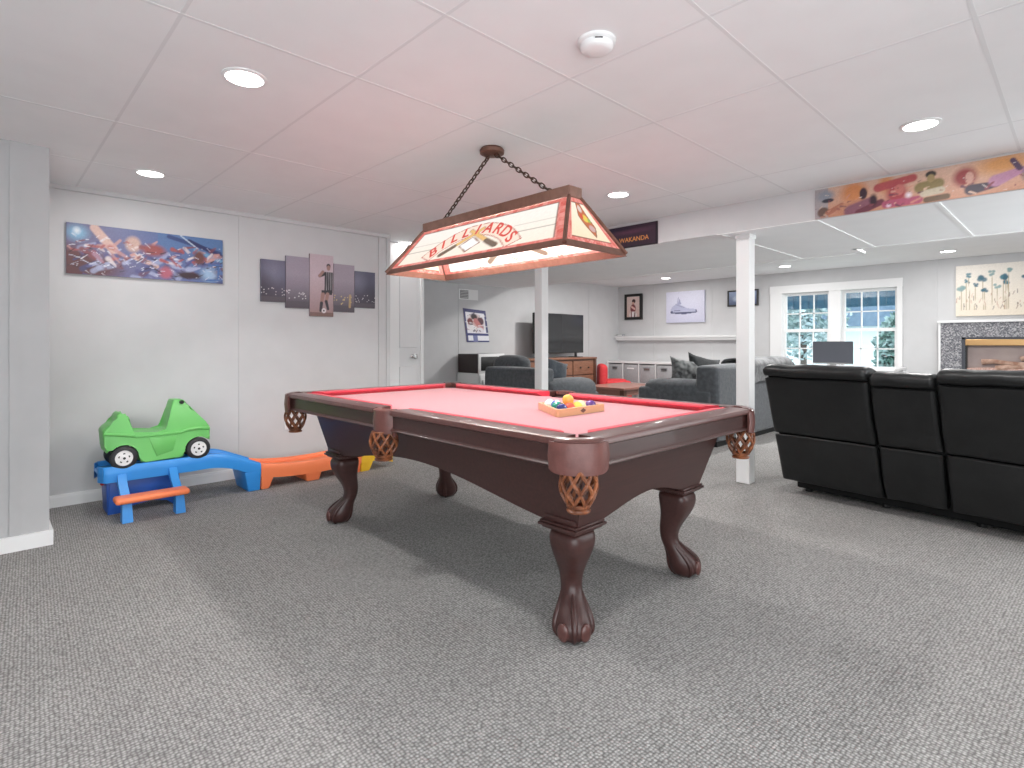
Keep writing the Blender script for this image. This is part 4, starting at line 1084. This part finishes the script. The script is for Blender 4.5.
# second sofa, charcoal fabric, facing the television
gs = thing('fabric_sofa', 'charcoal fabric sofa with a throw over its back, behind the black sofa', 'sofa', (5.55, 2.66, 0))
MB().box(.06, 2.2, .06, .95, .06, .30, .02).build('base', M['grey'], gs)
MB().box(.04, 2.2, .03, .9, .0, .062).build('plinth', M['under'], gs, smooth=False)
subsurf(soft(.0, 2.25, .0, .26, .05, .86, .05, 2, .010, 4, 11, .01).build('backrest', M['grey'], gs, angle=80))
subsurf(soft(-.02, .26, .06, .98, .05, .60, .05, 1, .008, 4, 12, .0).build('armrest', M['grey'], gs, angle=80))
mb = MB().cyl((.12, .04, .565), (.12, .99, .555), .15, .14, 24).cut(1); mb.soften(.008, 5, 2)
subsurf(mb.build('arm_roll', M['grey'], gs, angle=60))
for k in range(2): subsurf(soft(.27 + k * .9, 1.15 + k * .9, .26, .95, .30, .47, .05, 1, .01, 4, k, .02).build('seat_cushion', M['grey'], gs, angle=80))
def pillow(name, label, loc, size, rot, mat, seed, th=.16):
    a, b = size; n = 14; vs = []; rings = []
    mb = MB(); g = {}
    for side in (1, -1):
        for j in range(n + 1):
            for i in range(n + 1):
                u, v = -1 + 2 * i / n, -1 + 2 * j / n
                edge = max(0, (1 - u ** 4)) ** .5 * max(0, (1 - v ** 4)) ** .5
                pin = 1 - .10 * (u * u * v * v) * -1 - .08 * ((1 - u * u) * v * v + (1 - v * v) * u * u)
                g[(side, i, j)] = len(vs); vs.append((u * a / 2 * pin, side * th / 2 * edge + .012 * noise.noise((u * 2, v * 2, seed)), v * b / 2 * pin))
    fs = []
    for side in (1, -1):
        for j in range(n):
            for i in range(n):
                f = (g[(side, i, j)], g[(side, i + 1, j)], g[(side, i + 1, j + 1)], g[(side, i, j + 1)]); fs.append(f if side < 0 else f[::-1])
    mb.add(vs, fs); bmesh.ops.remove_doubles(mb.bm, verts=mb.bm.verts[:], dist=.0005)
    o = mb.build(name, mat, None, angle=80, loc=loc, rot=rot); tag(o, label, 'cushion'); return o
pillow('throw_pillow', 'patterned grey and black cushion leaning on the charcoal sofa', (5.83, 3.16, .745), (.38, .34), (-.35, .15, -.75), M['pat'], 1)
pillow('throw_pillow', 'plain dark grey cushion beside the patterned one on the charcoal sofa', (6.02, 3.05, .765), (.40, .36), (-.30, .22, -.5), M['pil'], 4)
# throw over the back
def draped(name, label, x0, x1, seed):
    mb = MB(); n, m = 22, 16; vs, fs = [], []
    path = [(-.035, .66), (-.04, .74), (-.04, .82), (-.02, .885), (.05, .905), (.14, .905), (.22, .90), (.285, .87), (.295, .78), (.30, .68)]
    P = smooth_path([(a, b, 0) for a, b in path], 2)
    for i in range(n + 1):
        for p in P:
            x = x0 + (x1 - x0) * i / n; y, z = p[0], p[1]
            k = 1 + .0; d = noise.noise_vector((x * 5, y * 8, z * 5 + seed)) * .022
            vs.append((x + d.x, 2.66 + y + (d.y if z > .88 else -abs(d.y) * (1 if y < .1 else -1)), z + abs(d.z) * (1 if z > .86 else .5) - (.10 * abs(noise.noise((x * 4, seed, 1))) if p is P[0] else 0)))
    w_ = len(P)
    for i in range(n):
        for j in range(w_ - 1): fs.append((i * w_ + j, (i + 1) * w_ + j, (i + 1) * w_ + j + 1, i * w_ + j + 1))
    b_ = (x0, 2.66, .66)
    mb.add([Vector(v) - Vector(b_) for v in vs], fs)
    o = mb.build(name, M['throw'], None, angle=80, loc=b_); md = o.modifiers.new('t', 'SOLIDIFY'); md.thickness = .018; md.offset = 1; subsurf(o)
    tag(o, label, 'blanket'); return o
draped('throw_blanket', 'grey plush throw draped over the back of the charcoal sofa', 6.25, 7.5, 3)
# loveseat near the television
lv = thing('loveseat', 'dark grey fabric loveseat behind the pool table, facing the wood chest', 'sofa', (4.62, 4.30, 0))
MB().box(.05, .95, .05, 1.0, .06, .30, .02).build('base', M['grey'], lv)
MB().box(.06, .9, .06, .95, 0, .062).build('plinth', M['under'], lv, smooth=False)
subsurf(soft(.0, .24, .02, 1.02, .05, .80, .04, 2, .008, 4, 21, .008).build('backrest', M['grey'], lv, angle=80))
mb = MB().cyl((.02, .06, .53), (1.03, .06, .52), .155, .16, 24).cut(1); mb.soften(.010, 4, 6)
subsurf(mb.build('arm_roll', M['grey'], lv, angle=60))
subsurf(soft(.03, 1.0, -.07, .18, .05, .50, .05, 1, .006, 4, 23).build('armrest', M['grey'], lv, angle=80))
subsurf(soft(.03, 1.0, .86, 1.08, .05, .56, .06, 1, .006, 4, 24).build('armrest', M['grey'], lv, angle=80))
subsurf(soft(.24, .98, .18, .88, .30, .46, .05, 1, .01, 4, 25, .02).build('seat_cushion', M['grey'], lv, angle=80))
subsurf(soft(.16, .40, .52, 1.06, .62, .93, .10, 1, .012, 4, 26, .02).build('back_cushion', M['grey'], lv, angle=80))
pillow('throw_pillow', 'slate blue cushion propped on the loveseat arm beside the white post', (5.02, 4.46, .755), (.34, .28), (-.30, .30, -.25), M['grey2'], 7, .15)

# ------------------------------------------------------------------ back of the room
ch = thing('media_chest', 'long warm wood chest of drawers under the television', 'chest', (6.60, 5.95, 0))
hx = .87
MB().box(-hx - .02, hx + .02, -.245, .24, .835, .865, .006).build('top', M['walnut'], ch, smooth=False)
MB().box(-hx, hx, -.205, .235, .06, .835).build('carcass', M['walnut_dark'], ch, smooth=False)
for s_ in (-1, 1): MB().box(s_ * hx - .03, s_ * hx + .03, -.225, -.19, 0, .835, .004).build('corner_post', M['walnut_dark'], ch, smooth=False)
for c0, c1 in ((-hx + .05, -.29), (-.26, .27), (.30, hx - .05)):
    for k in range(3):
        z0 = .10 + k * .242
        dr = MB().box(c0, c1, -.222, -.20, z0, z0 + .225, .006).build('drawer', M['walnut'], ch, smooth=False)
        MB().box(c0 + .03, c1 - .03, -.2245, -.221, z0 + .03, z0 + .195, .004).build('drawer_panel', M['walnut'], dr, smooth=False)
        for q in (.3, .7): MB().lathe([(.006, 0), (.006, .012), (.013, .018), (.012, .026), (0, .028)], (c0 + (c1 - c0) * q, -.2245, z0 + .113), (0, -1, 0), 12).build('knob', M['black'], dr)
tv = thing('television', 'flat black television standing on the wood chest', 'television', (6.74, 5.90, .866))
MB().box(-.60, .60, -.022, .022, .07, .705, .006).build('bezel', M['black'], tv, smooth=False)
MB().box(-.592, .592, -.0235, -.0215, .082, .697).build('screen', M['screen'], tv, smooth=False)
for s_ in (-.42, .42): MB().box(s_ - .07, s_ + .07, -.10, .10, 0, .010, .003).box(s_ - .02, s_ + .02, -.012, .012, .01, .08).build('foot', M['black'], tv, smooth=False)

fr_ = thing('mini_cabinet', 'low white cabinet under the microwave by the back wall', 'cabinet', (5.12, 5.93, 0))
MB().box(-.26, .24, -.24, .24, .02, .685, .012).build('body', M['white'], fr_)
MB().box(-.25, .23, -.262, -.243, .04, .665, .006).build('door', M['white'], fr_)
MB().box(-.22, -.20, -.285, -.262, .42, .60, .005).build('handle', M['nickel'], fr_)
mw = thing('microwave', 'microwave with white front, black window and dark wood-tone side', 'microwave', (5.11, 5.92, .686))
MB().box(-.245, .235, -.20, .23, .0, .262, .004).build('case', M['dkwood'], mw, smooth=False)
MB().box(-.245, .235, -.222, -.200, .0, .265, .006).build('front', M['white'], mw)
MB().box(-.205, .10, -.2255, -.220, .035, .225, .008).build('window', M['black'], mw)
MB().box(.135, .215, -.2255, -.220, .03, .235, .003).build('keypad', M['black'], mw)
MB().box(.108, .122, -.25, -.222, .04, .22, .005).build('handle', M['nickel'], mw)

sh = thing('wall_shelf', 'long white floating ledge on the far wall above the cube unit', 'shelf', (FARX, 4.95, 1.15))
MB().box(-.16, 0, -1.22, 1.24, .04, .075, .003).build('board', M['white'], sh, smooth=False)
MB().box(-.13, 0, -1.2, 1.22, .0, .04, .003).build('rail', M['white'], sh, smooth=False)
t = thing('shelf_box', 'small pale box at the corner end of the floating ledge', 'box', (8.71, 6.08, 1.226))
MB().box(-.04, .04, -.07, .07, 0, .045, .01).build('case', M['binfab'], t); MB().box(-.042, -.039, -.05, .05, .012, .03, .002).build('face', M['white'], t)

CX0 = 8.39
cu = thing('cube_shelf', 'low white cube shelf unit with grey bins along the far wall', 'shelf unit', (8.59, 5.15, 0))
nC, pw = 6, .337; y0 = 1.03
mb = MB().box(-.195, .195, -y0 - .02, y0, .735, .772, .002).box(-.195, .195, -y0 - .02, y0, 0, .037, .002)
mb.build('case', M['white'], cu, smooth=False)
MB().box(-.19, .19, -y0, y0 - .03, .376, .395).build('middle_shelf', M['white'], cu, smooth=False)
for k in range(nC + 1):
    y = y0 - .019 - k * pw; tk = .019 if k in (0, nC) else .010
    MB().box(-.195, .195, y - tk, y + tk, .037, .735).build('upright', M['white'], cu, smooth=False)
MB().box(.188, .195, -y0, y0 - .02, .03, .74).build('back_board', M['white'], cu, smooth=False)
BN = ['grey fabric bin with a dark handhold, nearest the corner in the cube unit', 'grey fabric bin with a pale label strip in the cube unit',
      'grey fabric bin with a brown handhold, third from the corner in the cube unit', 'grey fabric bin half hidden by the sofa cushions in the cube unit']
for k in range(4):
    yc = 5.15 + y0 - .019 - (k + .5) * pw
    b = thing('storage_bin', BN[k], 'bin', (8.57, yc, .396), 0, 'grey bins in the cube unit')
    MB().box(-.172, .17, -.150, .150, 0, .318, .012).build('body', M['binfab'], b)
    if k == 1: MB().box(-.1745, -.171, -.075, .075, .235, .262, .003).build('label_strip', M['white'], b)
    else:
        a = .045 if k == 0 else .052
        MB().box(-.1745, -.171, -a, a, .232, .266 if k != 2 else .258, .012).build('handhold', M['black'] if k != 2 else M['walnut_dark'], b)
        MB().box(-.1735, -.1705, -a - .012, a + .012, .22, .277, .012).build('grommet', M['binfab'], b)

ct = thing('coffee_table', 'low reddish wood coffee table before the red kids chair', 'coffee table', (7.05, 4.87, 0))
MB().box(-.52, .52, -.36, .36, .425, .46, .005).build('top', M['table_wood'], ct, smooth=False)
MB().box(-.44, .44, -.30, .30, .34, .425).build('apron', M['table_wood'], ct, smooth=False)
for sx in (-1, 1):
    for sy in (-1, 1): MB().box(sx * .43 - .035, sx * .43 + .035, sy * .29 - .035, sy * .29 + .035, 0, .425, .004).build('leg', M['walnut_dark'], ct, smooth=False)
MB().box(-.42, .42, -.27, .27, .12, .145).build('lower_shelf', M['table_wood'], ct, smooth=False)
rc = thing('kids_chair', 'small red fabric armchair by the end of the wood chest', 'chair', (7.80, 5.60, 0), -.8)
subsurf(soft(-.26, -.12, -.22, .22, .04, .74, .06, 1, .008, 5, 31, .01).build('backrest', M['redfab'], rc, angle=80))
subsurf(soft(-.12, .28, -.16, .16, .06, .34, .05, 1, .008, 5, 32, .02).build('seat', M['redfab'], rc, angle=80))
for s_ in (-1, 1): subsurf(soft(-.16, .27, s_ * .22 - .065, s_ * .22 + .065, .04, .47, .05, 1, .008, 5, 33 + s_, .01).build('armrest', M['redfab'], rc, angle=80))
MB().box(-.2, .22, -.2, .2, 0, .07).build('base', M['under'], rc, smooth=False)

dk = thing('desk', 'white desk standing under the window', 'desk', (8.32, 2.30, 0))
MB().box(-.33, .33, -.70, .70, .755, .785, .004).build('desktop', M['white'], dk, smooth=False)
for sx in (-1, 1):
    for sy in (-1, 1): MB().box(sx * .29 - .025, sx * .29 + .025, sy * .65 - .025, sy * .65 + .025, 0, .755, .003).build('leg', M['white'], dk, smooth=False)
mo = thing('monitor', 'grey computer monitor on the white desk before the window', 'monitor', (8.2, 2.34, .786))
MB().box(-.012, .02, -.24, .24, .035, .335, .006).build('casing', M['black'], mo, smooth=False)
MB().box(-.0135, -.011, -.236, .236, .052, .330).build('screen', M['monitor'], mo, smooth=False)
MB().box(-.0135, -.011, -.236, .236, .037, .052).build('chin', M['nickel'], mo, smooth=False)
MB().box(.02, .04, -.04, .04, .005, .2, .004).box(-.08, .12, -.12, .12, 0, .008, .002).build('stand', M['nickel'], mo, smooth=False)

# fireplace
fp = thing('fireplace', 'fireplace with speckled grey granite surround and white edging', 'fireplace', (FARX, .32, 0))
FW, FO, FD = .94, .735, .10    # half width, half opening
mb = MB().box(-FD, 0, FO, FW, 0, 1.35).box(-FD, 0, -FW, -FO, 0, 1.35).box(-FD, 0, -FO, FO, 1.17, 1.35)
mb.build('granite_surround', M['granite'], fp, smooth=False)
MB().box(-FD - .01, 0, FW, FW + .022, 0, 1.37).box(-FD - .01, 0, -FW - .022, -FW, 0, 1.37).box(-FD - .03, 0, -FW - .03, FW + .03, 1.35, 1.378, .004).build('edge_trim', M['trim'], fp, smooth=False)
ins = MB().box(-FD + .01, 0, FO - .035, FO, .1, 1.17).box(-FD + .01, 0, -FO, -FO + .035, .1, 1.17).box(-FD + .01, 0, -FO, FO, 1.145, 1.17).box(-FD + .01, 0, -FO, FO, .1, .16).build('insert_frame', M['monitor'], fp, smooth=False)
MB().box(-FD + .0, -FD + .035, -FO + .035, FO - .035, 1.07, 1.145, .006).build('brass_hood', M['brass'], ins, smooth=False)
mb = MB().box(-.03, -.005, -FO + .035, FO - .035, .16, 1.07)
mb.build('firebox', M['firebox'], ins, smooth=False)
mb = MB().box(-FD + .012, -.03, FO - .05, FO - .035, .16, 1.07).box(-FD + .012, -.03, -FO + .035, -FO + .05, .16, 1.07)
mb.build('side_liner', M['black'], ins, smooth=False)
mb = MB().box(-FD + .015, -.03, -FO + .05, FO - .05, .62, .80, .02).cut(1).cut(1).cut(1); mb.soften(.02, 14, 3)
mb.build('ember_bed', M['ash'], ins)
for k, (a, b, z0, z1, r) in enumerate(((-.5, .42, .84, .80, .035), (-.35, .55, .80, .88, .03), (-.15, .2, .90, .92, .028))):
    mb = MB().tube([(-.055, a + (b - a) * t / 8, z0 + (z1 - z0) * t / 8 + .01 * math.sin(t * 2.1)) for t in range(9)], [r * (1 + .15 * math.sin(t * 1.7)) for t in range(9)], 10)
    mb.build('log', M['log'], ins)

# ------------------------------------------------------------------ outside the window
g = MB().box(9.0, 42, -14, 26, -.35, -.25).build('lawn', M['lawn'], None, smooth=False); tag(g, kind='structure')
g['label'] = 'pale lawn outside'
t = thing('deck', 'blue boarded deck edge across the top of the window view', 'deck', (11.2, 2.9, -.25))
mb = MB()
for k in range(34): mb.box(-.02, .02, -2.3 + k * .136, -2.3 + k * .136 + .128, 1.99, 2.75)
mb.build('board_skirt', M['bluewood'], t, smooth=False)
MB().box(-1.7, .1, -2.3, 2.4, 2.75, 2.85).build('deck_floor', M['bluewood'], t, smooth=False)
for y in (-2.2, 2.2): MB().box(.02, .14, y - .06, y + .06, 0, 2.75).build('deck_post', M['bluewood'], t, smooth=False)
def tree(label, x, y, h, r, mat, seed):
    t = thing('tree', label, 'tree', (x, y, -.25), 0, 'trees outside the window')
    rn = random.Random(seed)
    MB().tube([(0, 0, 0), (.05, .03, h * .4), (0, .08, h * .75)], [.09, .07, .04], 10).build('trunk', M['bark'], t)
    mb = MB(); n = 2600; vs, fs = [], []
    for _ in range(n):
        d = Vector((rn.gauss(0, 1), rn.gauss(0, 1), rn.gauss(0, 1))).normalized() * (rn.random() ** .45)
        k = 1 + .35 * noise.noise(d * 2.2 + Vector((seed, 0, 0)))
        c = Vector((d.x * r * k, d.y * r * k, h * .58 + d.z * h * .40 * k))
        a = Vector((rn.gauss(0, 1), rn.gauss(0, 1), rn.gauss(0, 1))).normalized(); b = a.orthogonal().normalized(); s_ = rn.uniform(.06, .13)
        i = len(vs); vs += [c - a * s_, c + b * s_ * .5, c + a * s_, c - b * s_ * .5]; fs.append((i, i + 1, i + 2, i + 3))
    mb.add(vs, fs); mb.build('foliage', mat, t, smooth=False)
tree('bright green leafy tree seen through the left window sash', 15.5, 5.1, 4.6, 1.15, M['leaf2'], 1)
tree('small green tree at the far left of the window view', 13.4, 6.3, 3.2, .8, M['leaf'], 2)
tree('pale leafy tree beyond the middle of the window', 18.0, 6.6, 5.0, 1.0, M['leaf2'], 3)
tree('dark green shrub-like tree low beside the pale house', 15.5, 3.0, 2.0, .5, M['leaf'], 4)
hs = thing('neighbour_house', 'pale house with a blue grey sloping roof seen through the window', 'house', (23, 5.4, -.25))
MB().box(-2.2, 2.2, -2.8, 2.2, 0, 2.0).build('wall', M['siding'], hs, smooth=False)
mb = MB(); mb.prism([(-3.2, 1.9), (2.6, 1.9), (2.6, 2.0), (-.3, 3.6), (-3.2, 2.0)], lambda p, k: ((-2.6 if k == 0 else 2.6), p[0], p[1])); mb.build('roof', M['roof'], hs, smooth=False)

# ------------------------------------------------------------------ world, camera, view
wd = bpy.data.worlds.new('World'); sc.world = wd; wd.use_nodes = True
bg = wd.node_tree.nodes['Background']; bg.inputs['Color'].default_value = (.93, .97, 1, 1); bg.inputs['Strength'].default_value = 2.8
cam = bpy.data.cameras.new('camera'); co = bpy.data.objects.new('camera', cam); COL.objects.link(co)
A = math.atan((1085 - 512) / 552)
co.location = (0, 0, 1.1); co.rotation_euler = (PI / 2, 0, A - PI / 2)
cam.sensor_width = 36; cam.lens = 36 * 552 / 1024; cam.shift_y = -(384 - 343) / 1024; cam.clip_start = .05
sc.camera = co
sc.view_settings.view_transform = 'Standard'; sc.view_settings.look = 'None'
sc.view_settings.gamma = 1; sc.view_settings.use_curve_mapping = False; sc.view_settings.exposure = .40
sc.cycles.use_denoising = True
sc.cycles.max_bounces = 8; sc.cycles.diffuse_bounces = 5; sc.cycles.glossy_bounces = 3
sc.cycles.sample_clamp_indirect = 6
